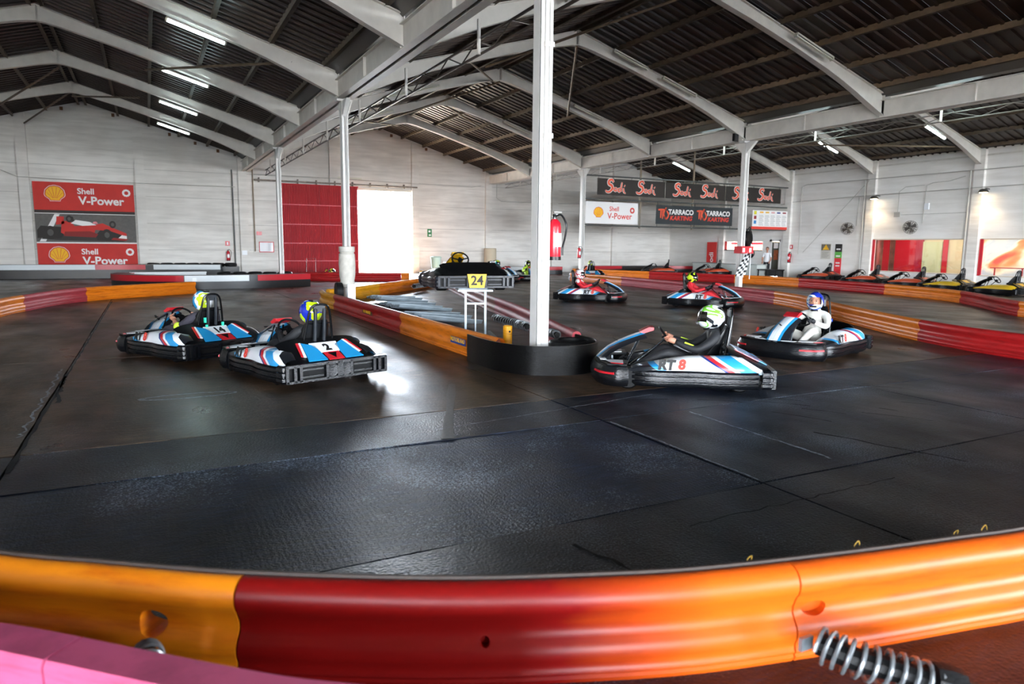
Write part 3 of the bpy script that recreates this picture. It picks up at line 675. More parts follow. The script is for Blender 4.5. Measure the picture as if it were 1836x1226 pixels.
for Y, nm in ((16.0, 'grey wall fan between the small posters and the left window'), (12.7, 'grey wall fan above the left window')):
    t = thing('wall_fan', nm, 'fan', (XR-.35, Y, 2.62), RW+.7)
    m = M(); 
    for r in (.09, .17, .25, .3): m.tube([(r*math.cos(a/20*2*PI), -.1+.1*(r/.3)**2, r*math.sin(a/20*2*PI)) for a in range(20)], .009, 5, closed=True)
    for k in range(16): a = k/16*2*PI; m.tube([(.05*math.cos(a), -.1, .05*math.sin(a)), (.3*math.cos(a), 0, .3*math.sin(a)), (.12*math.cos(a), .1, .12*math.sin(a))], .006, 4)
    m.build('guard', mat('fan_guard', '#3c3834', .4, .5), t)
    m = M()
    for k in range(4): a = k*PI/2; m.poly([(0, -.02, 0), (.24*math.cos(a), -.04, .24*math.sin(a)), (.26*math.cos(a+.7), .03, .26*math.sin(a+.7)), (.1*math.cos(a+1), .03, .1*math.sin(a+1))])
    m.build('blades', mat('fan_blade', '#57504a', .4), t)
    m = M(); m.lathe([(.03, .05), (.08, .08), (.08, .2), (.04, .24)], axis='y', n=14); m.tube([(0, .2, 0), (.1, .34, -.05)], .025); m.build('motor', mat('fan_motor', '#a9a49a', .5), t)
conduit('upper conduit crossing the whole right wall below the eaves', [(XR-.04, 19.2, 1.3), (XR-.04, 19.2, 4.9), (XR-.04, 18.9, 5.0), (XR-.2, 15, 4.98), (XR-.2, 4, 4.98)])
conduit('lower conduit crossing the whole right wall at lamp height', [(XR-.04, 20.6, 4.0), (XR-.04, 20, 4.12), (XR-.2, 15.2, 4.2), (XR-.2, 10, 4.24), (XR-.2, 3, 4.26)])
conduit('diagonal cable on the right wall above the small posters', [(XR-.03, 18.9, 1.4), (XR-.17, 15.1, 4.95)], .012)
conduit('double conduit down the right wall pilaster between the windows', [(XR-.19, 10.3, 5.0), (XR-.19, 10.3, .6)], .03)
conduit('single conduit down the pilaster left of the left window', [(XR-.19, 15.3, 4.95), (XR-.19, 15.3, .3)], .02)
conduit('drop conduit to the fan beside the posters', [(XR-.03, 15.7, 4.15), (XR-.03, 15.75, 2.75)], .012)
conduit('hooked cable loop above the fan over the left window', [(XR-.03, 12.35, 2.8), (XR-.03, 12.3, 4.5), (XR-.03, 12.0, 4.6), (XR-.03, 11.3, 4.62), (XR-.03, 10.6, 4.78)], .014)
conduit('small bent conduit left of the hooked cable loop', [(XR-.03, 13.6, 3.3), (XR-.03, 13.6, 4.3), (XR-.03, 13.3, 4.5), (XR-.03, 12.4, 4.52)], .012)
conduit('level conduit between the cable box and the pilaster conduit', [(XR-.03, 13.5, 3.22), (XR-.03, 10.4, 3.22)], .012)
m = M(); m.box(XR-.08, XR-.005, 13.45, 13.75, 3.12, 3.35); tag(m.build('junction_box', conduit_m, smooth=False), 'grey junction box on the right wall above the left window', 'box')
m = M(); m.box(XR-.08, XR-.005, 12.1, 12.3, 3.42, 3.7); tag(m.build('junction_box', white_pl, smooth=False), 'white switch box under the hooked cable loop', 'box')
# small posters
t = thing('wall_poster', 'small notice poster with yellow warning triangle on the right wall', 'poster', (XR-.01, 17.45, 1.47), RW)
m = M(); m.box(-.3, .3, -.006, .006, -.4, .4); m.build('paper', mat('notice_paper', '#cbc6bb', .7), t, smooth=False)
m = M(); m.box(-.28, .28, -.01, -.006, .05, .36); m.build('dark_print', mat('notice_dark', '#6b655c', .7), t, smooth=False)
m = M(); m.prism([(-.2, .08), (.2, .08), (0, .36)], 'y', -.014, -.01); m.build('triangle_print', yellow_prt, t, smooth=False)
m = M(); [m.box(-.24, .2-.05*(k % 3), -.01, -.006, -.05-k*.055, -.03-k*.055) for k in range(6)]; m.build('text_lines', mat('notice_text', '#8e8a82', .7), t, smooth=False)
t = thing('roll_up_banner', 'narrow upright banner with green and red blocks on the right wall', 'banner', (XR-.02, 16.68, .25), RW)
for nm, a, b, mt in (('black_block', 1.2, 1.6, black_prt), ('green_block', .88, 1.2, mat('green_print', '#5fae4a', .7)), ('red_block', 0, .88, mat('bright_red_print', '#e0323a', .7))):
    m = M(); m.box(-.2, .2, -.008, .008, a, b); m.build(nm, mt, t, smooth=False)
m = M(); [m.box(-.12, .12, -.012, -.008, z, z+.07) for z in (.95, 1.3, .6, .45)]; split_build(m, 'white_mark', white_prt, t, False)
# windows into the inner room
frm = mat('red_window_frame', '#b81428', .4)
def inner_room(y0, y1):
    pass
for n_, (y0, y1, z0, z1, nm) in enumerate([(10.44, 14.78, .57, 2.05, 'window_1'), (4.6, 9.72, .55, 2.05, 'window_2')]):
    wn = bpy.data.objects.new(nm, None); COL.objects.link(wn); wn['kind'] = 'structure'
    m = M(); m.box(XR-.03, XR+.02, y1-.12, y1+.02, z0-.03, z1+.03); m.build('red_jamb', frm, wn, smooth=False)
    m = M(); m.box(XR-.03, XR+.02, y0, y1, z1-.0, z1+.05); m.box(XR-.04, XR+.04, y0, y1-.1, z0-.05, z0); m.box(XR-.03, XR+.02, y0-.04, y0, z0, z1); m.build('window_frame', mat('pale_window_frame', '#c9bdae', .6), wn, smooth=False)
    gm = bpy.data.materials.get('window_glass')
    if not gm:
        gm = bpy.data.materials.new('window_glass'); gm.use_nodes = True; nn = gm.node_tree; nn.nodes.clear(); oo = nn.nodes.new('ShaderNodeOutputMaterial'); mx = nn.nodes.new('ShaderNodeMixShader'); tr = nn.nodes.new('ShaderNodeBsdfTransparent'); gl = nn.nodes.new('ShaderNodeBsdfGlossy'); gl.inputs['Roughness'].default_value = .03; mx.inputs[0].default_value = .1
        nn.links.new(tr.outputs[0], mx.inputs[1]); nn.links.new(gl.outputs[0], mx.inputs[2]); nn.links.new(mx.outputs[0], oo.inputs[0])
    np_ = 2
    for k in range(np_):
        a = y0+(y1-y0)*k/np_+.01; b = y0+(y1-y0)*(k+1)/np_-.01; m = M(); m.box(XR+.08, XR+.09, a, b, z0, z1); m.build('pane', gm, wn, smooth=False)
# inner room behind the windows
rs = []
m = M(); m.box(XR+3.2, XR+3.4, 3.5, 18.0, 0, 3); m.box(XR+.22, XR+3.2, 17.8, 18.0, 0, 3); m.box(XR+.22, XR+3.2, 3.3, 3.5, 0, 3); struct(m.build('wall_inner', mat('cream_inner_wall', '#cdbf9c', .8), smooth=False))
m = M(); m.box(XR+.22, XR+3.4, 3.3, 18, 2.9, 3.1); struct(m.build('ceiling_inner', white_prt, smooth=False)); m = M(); m.box(XR+.22, XR+3.4, 3.3, 18, -.05, .0); struct(m.build('floor_inner', grey_prt, smooth=False))
t = thing('inner_wall_panel', 'red painted wall panels seen through the left window', 'panel', (XR+3.18, 0, 0))
X_ = -.02
for a, b, mt in ((16.4, 16.85, mat('inner_photo', '#7d5a48', .6, var=.7, vscale=2)), (16.05, 16.4, frm), (15.72, 16.0, mat('inner_poster', '#6e4a3e', .6, var=.6, vscale=3)), (14.62, 15.72, frm), (14.22, 14.62, mat('crimson_panel', '#a01030', .4)), (12.98, 13.22, frm)):
    m = M(); m.box(X_-.04, X_, a, b, .1, 2.4); m.build('wall_panel', mt, t, smooth=False)
t = thing('inner_door', 'pale green door inside the room behind the left window', 'door', (XR+3.1, 13.72, 0), RW)
m = M(); m.box(-.48, .48, -.03, .03, .05, 2.0); m.build('door_leaf', mat('pale_green_door', '#b9bc94', .5), t, smooth=False); m = M(); m.tube([(-.42, -.04, 1.0), (-.42, -.09, 1.0), (-.32, -.09, 1.0)], .012); m.build('handle', steel, t)
m = M(); m.tube([(XR+1.2, 9.9, .85), (XR+1.2, 4.4, .85)], .02)
for k in range(4): m.tube([(XR+1.2, 9.7-k*1.1, .0), (XR+1.2, 9.7-k*1.1, .85)], .03)
tag(m.build('handrail', red_deep), 'red handrail on posts behind the right window', 'railing')
t = thing('mural', 'orange and white flame mural behind the right window', 'mural', (XR+3.18, 0, 0))
mu = bpy.data.materials.new('flame_mural'); mu.use_nodes = True; n = mu.node_tree; p = n.nodes['Principled BSDF']; tcx = n.nodes.new('ShaderNodeTexCoord'); nz = n.nodes.new('ShaderNodeTexNoise'); nz.inputs['Scale'].default_value = .55; nz.inputs['Distortion'].default_value = 1.5
cr = n.nodes.new('ShaderNodeValToRGB'); n.links.new(tcx.outputs['Object'], nz.inputs[0]); n.links.new(nz.outputs[0], cr.inputs[0]); n.links.new(cr.outputs[0], p.inputs['Base Color']); cr.color_ramp.elements[0].position = .38; cr.color_ramp.elements[0].color = lin('#b9c3cc'); cr.color_ramp.elements[1].position = .68; cr.color_ramp.elements[1].color = lin('#d8452e')
e = cr.color_ramp.elements.new(.48); e.color = lin('#f2e6cf'); e = cr.color_ramp.elements.new(.57); e.color = lin('#eb9a62')
m = M(); m.box(X_-.03, X_, 4.2, 12.2, .05, 2.6); m.build('painted_panel', mu, t, smooth=False)
l = bpy.data.lights.new('inner_room_light', 'AREA'); l.energy = 190; l.size = 2; l.size_y = 11; l.shape = 'RECTANGLE'; l.color = (1, .93, .82); o = bpy.data.objects.new('inner_room_light', l); COL.objects.link(o); o.location = (XR+1.6, 10, 2.85)
# hatch and door near the corner
m = M(); m.box(XR+1.2, XR+1.3, 20, 26, 0, 2.6); struct(m.build('wall_hatch', mat('tan_inner_wall', '#bda37c', .8), smooth=False))
wn = bpy.data.objects.new('window_3', None); COL.objects.link(wn); wn['kind'] = 'structure'
m = M(); m.box(XR-.03, XR+.02, 24.6, 24.82, 1.48, 2.0); m.build('red_jamb', frm, wn, smooth=False); m = M(); m.box(XR-.06, XR+.05, 21.8, 24.8, 1.44, 1.5); m.box(XR-.02, XR+.02, 23.2, 23.26, 1.5, 1.97); m.build('window_frame', grey_prt, wn, smooth=False)
m = M(); m.box(XR+.3, XR+.5, 21.9, 24.6, 1.8, 1.95); m.build('red_blind', red_deep, wn, smooth=False)
l = bpy.data.lights.new('hatch_light', 'POINT'); l.energy = 25; o = bpy.data.objects.new('hatch_light', l); COL.objects.link(o); o.location = (XR+.8, 23, 2.3)
dn = bpy.data.objects.new('door_2', None); COL.objects.link(dn); dn['kind'] = 'structure'
m = M(); m.box(XR+.04, XR+.08, 20.56, 21.11, .02, 1.96); m.build('door_leaf', mat('dark_green_door', '#34352a', .4), dn, smooth=False)
m = M(); m.box(XR+.03, XR+.04, 20.68, 20.98, 1.6, 1.9); m.build('paper_notice', white_prt, dn, smooth=False); m = M(); m.box(XR+.03, XR+.04, 20.66, 20.96, .95, 1.5); m.build('orange_poster', mat('orange_poster', '#a5542c', .7, var=.5), dn, smooth=False)
m = M(); m.box(XR-.02, XR+.05, 21.11, 21.24, 0, 2.1); m.box(XR-.02, XR+.05, 20.48, 20.56, 0, 2.1); m.box(XR-.02, XR+.05, 20.48, 21.24, 1.98, 2.1); m.build('door_frame', white_prt, dn, smooth=False)
t = thing('pull_up_banner', 'tall red upright banner beside the white counter', 'banner', (XR-.3, 25.6, 0), RW)
m = M(); m.box(-.42, .42, -.01, .01, .3, 1.95); m.build('fabric', mat('vivid_red_print', '#cf2a26', .6), t, smooth=False); m = M(); m.box(-.45, .45, -.06, .06, 0, .05); m.tube([(0, .03, .05), (0, .03, 1.9)], .012); m.build('stand', steel, t)
text_mesh('Sodi', .5, white_prt, t, (0, -.014, .9), rot=(PI/2, -PI/2, 0), bold=.01)
t = thing('reception_counter', 'long white reception counter below the hatch', 'counter', (XR-1.6, 20.6, 0))
m = M(); m.box(0, .7, 0, 5.2, .0, .66); m.build('body', mat('counter_white', '#c9cec9', .6), t, smooth=False); m = M(); m.box(-.05, .75, -.05, 5.25, .66, .7); m.build('counter_top', mat('counter_top', '#8f938f', .4), t, smooth=False)
t = thing('desk', 'low black desk in front of the dark green door', 'desk', (XR-1.7, 19.2, 0))
m = M(); m.box(0, .7, 0, 1.3, .4, .46); m.build('desk_top', black_pl, t, smooth=False)
for x in (.04, .62): 
    for y in (.04, 1.22): m = M(); m.box(x, x+.05, y, y+.05, 0, .4); m.build('leg', black_pl, t, smooth=False)
m = M(); m.box(.6, .64, .1, 1.2, .08, .4); m.build('modesty_panel', black_pl, t, smooth=False)

# ---- banner truss across the right nave
tr = thing('banner_truss', 'light steel rails and posts carrying the advertising banners', 'truss', (W, 20.05, 0))
for z in (4.9, 3.82, 2.6):
    m = M(); m.tube([(.1, 0, z), (XR-W-.1, 0, z)], .035, 8); m.build('rail', mat('truss_grey', '#5b5d5b', .5, .4), tr)
for x in (3.4, 6.74): m = M(); m.box(x-.04, x+.04, .04, .1, 2.5, 7.0 if x > 5 else 6.7); m.build('post', mat('post_brown', '#6a6053', .6), tr, smooth=False)
def stroke(m, pts, w, y):
    P, _ = spline(pts, 5); n = len(P); L = []; R = []
    for i, p in enumerate(P):
        d = (P[min(i+1, n-1)]-P[max(i-1, 0)]); d.normalize(); q = w*(.55+.45*math.sin(PI*min(1, (i+1)/n*1.1)))/2
        L.append((p.x-d.y*q, p.y+d.x*q)); R.append((p.x+d.y*q, p.y-d.x*q))
    for i in range(n-1): m.poly([(L[i][0], y, L[i][1]), (R[i][0], y, R[i][1]), (R[i+1][0], y, R[i+1][1]), (L[i+1][0], y, L[i+1][1])])
S_ = [[(.62, .78), (.48, .97), (.22, .88), (.22, .66), (.46, .54), (.5, .32), (.28, .1), (.02, .1), (-.02, .22)]]
o_ = [[(.78, .42), (.66, .34), (.7, .2), (.86, .2), (.9, .36), (.78, .42)]]
d_ = [[(1.22, .36), (1.06, .34), (1.02, .18), (1.16, .14), (1.26, .34)], [(1.34, .82), (1.26, .4), (1.3, .14)]]
i_ = [[(1.46, .42), (1.5, .14), (1.66, .02)], [(1.52, .6), (1.6, .54)]]
def sodi(par, x, z, s):
    for nm, w, mt, y in (('lettering_outline', .27, white_prt, -.02), ('lettering', .17, orange_txt, -.025)):
        m = M()
        for st in S_+o_+d_+i_: stroke(m, [(x+p[0]*s, z+p[1]*s*.95) for p in st], w*s*(1 if st in S_ else .62), y)
        m.build(nm, mt, par, smooth=False)
xb = 14.38
for k, (x0, x1) in enumerate(((0, 4.02), (4.06, 8.0), (8.04, 12.05))):
    t = thing('racing_brand_banner', ['black banner with two orange script words, left end of the top row', 'black banner with two orange script words, middle of the top row', 'black banner with two orange script words, right end of the top row'][k], 'banner', (xb+x0, 20.003, 4.02), 0, 'black banners in the top row')
    m = M(); m.box(0, x1-x0, -.01, .01, 0, .77); m.build('fabric', black_prt, t, smooth=False)
    for x in (.08, (x1-x0)/2, x1-x0-.08): m = M(); m.tube([(x, .03, .7), (x, .03, .86)], .012, 6); m.build('lashing', black_pl, t)
    sodi(t, .5, .1, .68); sodi(t, 2.3, .1, .68)
t = thing('fuel_banner', 'white fuel banner with yellow scallop emblem and red words, left of the second row', 'banner', (13.76, 20.003, 2.68))
m = M(); m.box(0, 3.02, -.01, .01, 0, 1.02); m.build('fabric', white_prt, t, smooth=False); shell_logo(t, .72, .52, .26, -.016)
text_mesh('Shell', .3, red_txt, t, (1.62, -.016, .7), bold=.004); text_mesh('V-Power', .4, red_txt, t, (1.95, -.016, .36), bold=.005); ring_mark(t, 2.68, .66, .14, red_txt, -.016)
t = thing('circuit_banner', 'dark slate banner printed twice with the kart circuit name', 'banner', (17.9, 20.003, 2.74))
m = M(); m.box(0, 5.05, -.01, .01, 0, .93); m.build('fabric', slate_prt, t, smooth=False)
for x in (0, 2.48):
    text_mesh('TARRACO', .34, white_prt, t, (1.58+x, -.016, .6), bold=.012, sx=1.02); text_mesh('KARTING', .3, red_txt, t, (1.58+x, -.016, .3), bold=.01, sx=1.12, shear=.2)
    m = M()
    for st in ([(.12, .7), (.62, .72)], [(.3, .7), (.28, .3)], [(.42, .68), (.4, .26)], [(.62, .82), (.46, .5), (.66, .24)], [(.66, .66), (.78, .46), (.64, .26), (.5, .4)]): stroke(m, [(x+p[0], p[1]) for p in st], .09, -.018)
    m.build('monogram', orange_txt, t, smooth=False)
for x in (.1, 2.5, 4.95):
    m = M(); m.tube([(x, .03, .9), (x, .03, 1.09)], .012, 6); m.build('lashing', black_pl, t); m = M(); m.tube([(x, .03, .02), (x, .03, -.13)], .012, 6); m.build('lashing', black_pl, t)
t = thing('rules_board', 'white multilingual rules board with red foot strip at the right end of the truss', 'sign board', (24.4, 20.0, 2.62))
m = M(); m.box(0, 2.65, -.012, .012, .1, 1.0); m.build('board', white_prt, t, smooth=False); m = M(); m.box(-.05, 2.68, -.03, .012, 0, .14); m.build('red_strip', red_txt, t, smooth=False)
for k, c in enumerate(('#d7cf2c', '#8c2b2b', '#2d7fc0')): m = M(); m.box(.1, .28, -.018, -.012, .78-k*.25, .96-k*.25); m.build('flag_symbol', mat('flag_print_%d' % k, c, .7), t, smooth=False)
for k, c in enumerate(('#e7a624', '#e7b024', '#d59a9a', '#3b4a84', '#8a3b3b')): m = M(); m.box(.52+k*.43, .78+k*.43, -.018, -.012, .86, .94); m.build('language_symbol', mat('language_print_%d' % k, c, .7), t, smooth=False)
m = M()
for k in range(5):
    for j in range(8): m.box(.48+k*.43, .82+k*.43-.04*(j % 3), -.016, -.012, .2+j*.075, .225+j*.075)
m.build('text_lines', mat('board_text', '#9a9a98', .7), t, smooth=False)['kind'] = 'stuff'

# ================================================================== BARRIERS
def prof_barrier(h=.38, w=.07):
    P = []
    def arc(cx, cz, r, a0, a1, n):
        for k in range(n+1): a = a0+(a1-a0)*k/n; P.append((cx+r*math.cos(a), cz+r*math.sin(a)))
    # right side up, then left side down; two round tubes joined by a web, ribbed foot
    P += [(w*.75, .0), (w*.9, .02), (w*.8, .03), (w*.95, .045), (w*.85, .055)]
    arc(0, .115, w, -.6, .9, 5); P += [(w*.45, h*.5), (w*.45, h*.57)]
    arc(0, h-w, w, -.8, PI/2, 7); P += [(-x, z) for x, z in P[::-1][1:]]
    return P
PB = prof_barrier()
def barrier(label, pts, sections, prof=PB, n=6, name='barrier', group=None, fix=True):
    """sections: list of (end control parameter, material, label)"""
    path, par = spline(pts, n); c = path[len(path)//2]
    t = thing(name, label, 'barrier', (c.x, c.y, 0), 0, group); s0 = 0.0
    secs = []
    for end, mt, lb in sections:
        seg = []
        def at(q):
            q = max(0, min(q, par[-1])); i = max(k for k in range(len(par)) if par[k] <= q+1e-9); 
            if i == len(par)-1: return path[-1]
            return path[i].lerp(path[i+1], (q-par[i])/(par[i+1]-par[i]))
        seg = [at(s0)]+[p for p, q in zip(path, par) if s0+1e-6 < q < end-1e-6]+[at(end)]
        if len(seg) > 1:
            d0 = (seg[1]-seg[0]).normalized()*.004; seg[0] = seg[0]+d0; d1 = (seg[-1]-seg[-2]).normalized()*.004; seg[-1] = seg[-1]-d1
            m = M(); m.sweep([(p.x-c.x, p.y-c.y) for p in seg], prof); o = m.build('barrier_section', mt, t, ang=.9)
            if lb: o['label'] = lb
            secs.append(o)
        s0 = end
    return t, secs, c
def tread(par_, name, mt, pts, r=.02): m = M(); m.tube(pts, r, 8); return m.build(name, mt, par_)

# foreground barrier
grad = bpy.data.materials.new('red_fading_to_orange_plastic'); grad.use_nodes = True; n = grad.node_tree; p = n.nodes['Principled BSDF']; tcx = n.nodes.new('ShaderNodeTexCoord'); sx = n.nodes.new('ShaderNodeSeparateXYZ'); cr = n.nodes.new('ShaderNodeValToRGB')
nz = n.nodes.new('ShaderNodeTexNoise'); nz.inputs['Scale'].default_value = 3; mpn = n.nodes.new('ShaderNodeMapping'); mpn.inputs['Scale'].default_value = (1, 1, 8); n.links.new(tcx.outputs['Object'], mpn.inputs[0]); n.links.new(mpn.outputs[0], nz.inputs[0])
ad = n.nodes.new('ShaderNodeMath'); ad.operation = 'MULTIPLY_ADD'; ad.inputs[1].default_value = .25; n.links.new(nz.outputs[0], ad.inputs[0]); n.links.new(sx.outputs[0], ad.inputs[2]); n.links.new(tcx.outputs['Object'], sx.inputs[0]); n.links.new(ad.outputs[0], cr.inputs[0])
n.links.new(cr.outputs[0], p.inputs['Base Color']); p.inputs['Roughness'].default_value = .42; p.inputs['Specular IOR Level'].default_value = .35
fpts = [(-7.4, -2.2), (-6.3, -3.55), (-5.72, -4.2), (-5.16, -4.73), (-4.76, -5.03), (-4.37, -5.31), (-3.99, -5.54), (-3.61, -5.745), (-3.23, -5.91), (-2.74, -6.09), (-2.1, -6.245), (-1.53, -6.36), (-1.09, -6.44), (-.2, -6.52), (1.2, -6.5), (3, -6.3)]
ft, fs, fc = barrier('near curved barrier across the foreground, orange at both ends and red in the middle', fpts, [(5.22, barrier_mat('lit_orange_barrier_plastic', '#f08a14', '#d86c0c'), 'orange section'), (9.6, grad, 'red section fading to orange'), (15, bar_of, 'orange section')], n=8)  # left section brightened in colour, in place of light falling on it
e = cr.color_ramp.elements; x_a = (-3.25-fc.x)+.12; x_b = (-2.7-fc.x)+.12
e[0].position = max(0, x_a); e[0].color = lin('#7e0a08'); e[1].position = min(1, x_b); e[1].color = lin('#cc540c')
def cutter(center, axis, r1, r2, L_):
    m = M(); a = Vector(axis).normalized(); up = Vector((0, 0, 1)); b = a.cross(up).normalized(); n = 20
    A = [m.av(Vector(center)+a*L_/2+b*r1*math.cos(2*PI*k/n)+up*r2*math.sin(2*PI*k/n)) for k in range(n)]
    Bq = [m.av(Vector(center)-a*L_/2+b*r1*math.cos(2*PI*k/n)+up*r2*math.sin(2*PI*k/n)) for k in range(n)]
    m.af(A); m.af(Bq[::-1])
    for k in range(n): m.af((A[k], Bq[k], Bq[(k+1) % n], A[(k+1) % n]))
    return m
def bore(o, world_c, axis, r1, r2, depth=.1):
    m = cutter(Vector(world_c)-Vector((fc.x, fc.y, 0)), axis, r1, r2, depth); me = m.mesh('cut', False); m.recalc(me); c = link('cut', me)
    md = o.modifiers.new('b', 'BOOLEAN'); md.object = c; md.operation = 'DIFFERENCE'; md.solver = 'EXACT'
    dg = bpy.context.evaluated_depsgraph_get(); k = o.parent; o.parent = None; dg.update(); new = bpy.data.meshes.new_from_object(o.evaluated_get(dg)); o.modifiers.clear(); o.data = new; o.parent = k
    bpy.data.objects.remove(c)
nrm = lambda i: Vector((-(fpts[i+1][1]-fpts[i-1][1]), fpts[i+1][0]-fpts[i-1][0], 0)).normalized()
bore(fs[0], (-4.6, -5.22, .195), nrm(4), .058, .05, .4); bore(fs[1], (-3.52, -5.85, .17), nrm(8), .018, .018, .06); bore(fs[2], (-2.28, -6.27, .2), nrm(10), .055, .03, .12)
m = M(); P, _ = spline([(p[0]-fc.x, p[1]-fc.y, .372) for p in fpts], 8)
# dark scuffed rubber edge strip along the track side of the top
Q = []
for i, p in enumerate(P):
    d = (P[min(i+1, len(P)-1)]-P[max(i-1, 0)]).normalized(); Q.append(p+Vector((-d.y, d.x, 0))*.04)
m.tube(Q, .014, 6); m.build('edge_strip', mat('scuffed_edge', '#3a2e28', .6), ft)
# coil springs that hold barriers
def spring(label, pts, R=.06, turns=14, wire=.008, parent_label=None, block=True):
    P, _ = spline(pts, 20); L_ = len(P); t = thing('coil_spring', label, 'spring', P[0]); base = P[0]
    m = M(); H = []; per = 14; N = turns*per
    for k in range(N+1):
        q = k/N*(L_-1); i = int(min(q, L_-2)); c = P[i].lerp(P[i+1], q-i); d = (P[min(i+1, L_-1)]-P[max(i-1, 0)]).normalized()
        a = d.cross(Vector((0, 0, 1))).normalized(); b = a.cross(d); th = 2*PI*k/per; H.append(c-base+(a*math.cos(th)+b*math.sin(th))*R)
    m.tube(H, wire, 6); m.build('coil', mat('spring_steel', '#8c9093', .35, .6, var=.4, vscale=20), t)
    m = M(); m.tube([p-base for p in P], R*.66, 10); m.build('rubber_core', black_rub, t)
    if block:
        m = M(); e_ = P[-1]-base; d = (P[-1]-P[-3]).normalized(); m.tube([e_-d*.05, e_, e_+d*.05, e_+d*.055, e_+d*.12], [R*1.1, R*1.25, R*1.2, R*.8, R*.75], 10); m.build('end_block', black_rub, t)
    return t
sp_ = spring('large coil spring with black rubber end bolted to the near orange barrier', [(-2.43, -6.39, .17), (-2.37, -6.5, .155), (-2.26, -6.6, .13), (-2.14, -6.68, .09)], .062, 11, .008)
m = M(); m.box(-.06, .0, .02, .035, -.03, .02); m.build('fixing_plate', steel, sp_, smooth=False)
spring('coil spring half hidden behind the faded pink barrier at the lower left', [(-4.61, -5.33, .15), (-4.6, -5.42, .16), (-4.62, -5.52, .1)], .045, 9, .006)
# pink barrier nearest the camera
ppts = [(-6.6, -3.9), (-5.9, -4.75), (-5.4, -5.28), (-5.0, -5.58), (-4.62, -5.93), (-4.3, -6.22), (-4.0, -6.45), (-3.5, -6.95)]
Pp = [(-.065, 0), (.065, 0), (.065, .3), (.07, .42), (.06, .45), (-.06, .45), (-.07, .43), (-.065, .3)]
barrier('faded pink painted barrier at the lower left corner, nearest the camera', ppts, [(3.5, pink_m, None), (7, pink_m, None)], Pp)
# straw wisps
for k, (x, y, L_) in enumerate([(-1.35, -6.34, .09), (-1.5, -6.31, .05), (-2.0, -6.2, .07), (-2.5, -6.1, .05)]):
    m = M(); P, _ = spline([(x, y, .378), (x+.008, y+.004, .388), (x+.02, y-.004, .39+L_*.2), (x+L_*.45, y, .381)], 4); m.tube(P, .0011, 4)
    tag(m.build('straw', mat('dry_straw', '#a8842c', .8)), ('rightmost', 'second from the right', 'third from the right', 'leftmost')[k]+' dry straw wisp caught on top of the near barrier', 'straw', 'straw wisps on the near barrier')

# right barriers
r1 = [(13.1, 20.1), (13.05, 17.8), (12.98, 15.9), (12.68, 12.5), (12.3, 9.7), (11.75, 7.2), (11.0, 5.3), (10.1, 3.9), (8.75, 1.75), (7.45, -.6), (6.95, -2.3), (6.7, -5), (6.9, -8), (8, -11)]
tR1, s_, c_ = barrier('long curved barrier behind the white-suited driver, orange and faded red', r1, [(2.0, mat('x', '#d08a50', .4) if False else bar_o, 'orange section'), (5.35, bar_p, 'faded red section'), (8.9, bar_o, 'orange section'), (13, bar_r, 'red section')])
m = M(); m.tube([(13.1-c_.x, 20.1-c_.y, .12), (13.1-c_.x, 20.16-c_.y, .12)], .12, 14); m.tube([(13.1-c_.x, 20.1-c_.y, .3), (13.1-c_.x, 20.16-c_.y, .3)], .08, 14); m.build('end_cap', bar_w, tR1)
m = M(); m.lathe([(.05, -.012), (.05, .012)], (11.62-c_.x, 6.78-c_.y, .2), axis='x', n=12); m.build('slot_hole', black_rub, tR1)  # black disc stands in for the dark inside an open slot
r2 = [(16.6, 25.5), (17.3, 23.3), (18.2, 20.3), (19.1, 17.6), (19.75, 15.0), (19.75, 12.9), (19.35, 10.5), (18.9, 8.2), (17.5, 4.8), (14.4, 1.5), (14.15, -.5), (14.5, -4)]
barrier('farther curved barrier in front of the row of parked karts, orange and red', r2, [(1.9, bar_o, 'orange section'), (3.55, bar_r, 'red section'), (5.1, bar_o, 'orange section'), (7.0, bar_r, 'red section'), (8.05, bar_o, 'orange section'), (9.0, bar_r, 'red section'), (11, bar_o, 'orange section')])
# left barriers
barrier('orange barrier with one faded red section at the left edge', [(-7.9, 6.5), (-7.45, 9.9), (-7.15, 11.4), (-6.1, 14.2), (-3.25, 16.55)], [(2.0, bar_o, 'orange section'), (3.0, bar_p, 'faded red section'), (4, bar_o, 'orange section')])
tL, s_, c_ = barrier('red barrier standing along the foot of the sliding door', [(1.35, 23.6), (3.5, 22.6), (5.7, 21.7)], [(1.85, bar_r, 'red section'), (2, bar_o, 'orange end section')])
barrier('orange barrier below the far wall right of the bright doorway', [(7.1, 24.2), (8.2, 23.2), (10.6, 23.1), (12.5, 23.0)], [(1, bar_y, 'yellow section'), (3, bar_o, 'orange section')])
barrier('short pale lilac barrier between the door barrier and the island', [(6.55, 22.5), (6.2, 20.6), (6.9, 18.6), (7.2, 18.3)], [(3, mat('pale_lilac_plastic', '#cfc4d6', .4), None)])
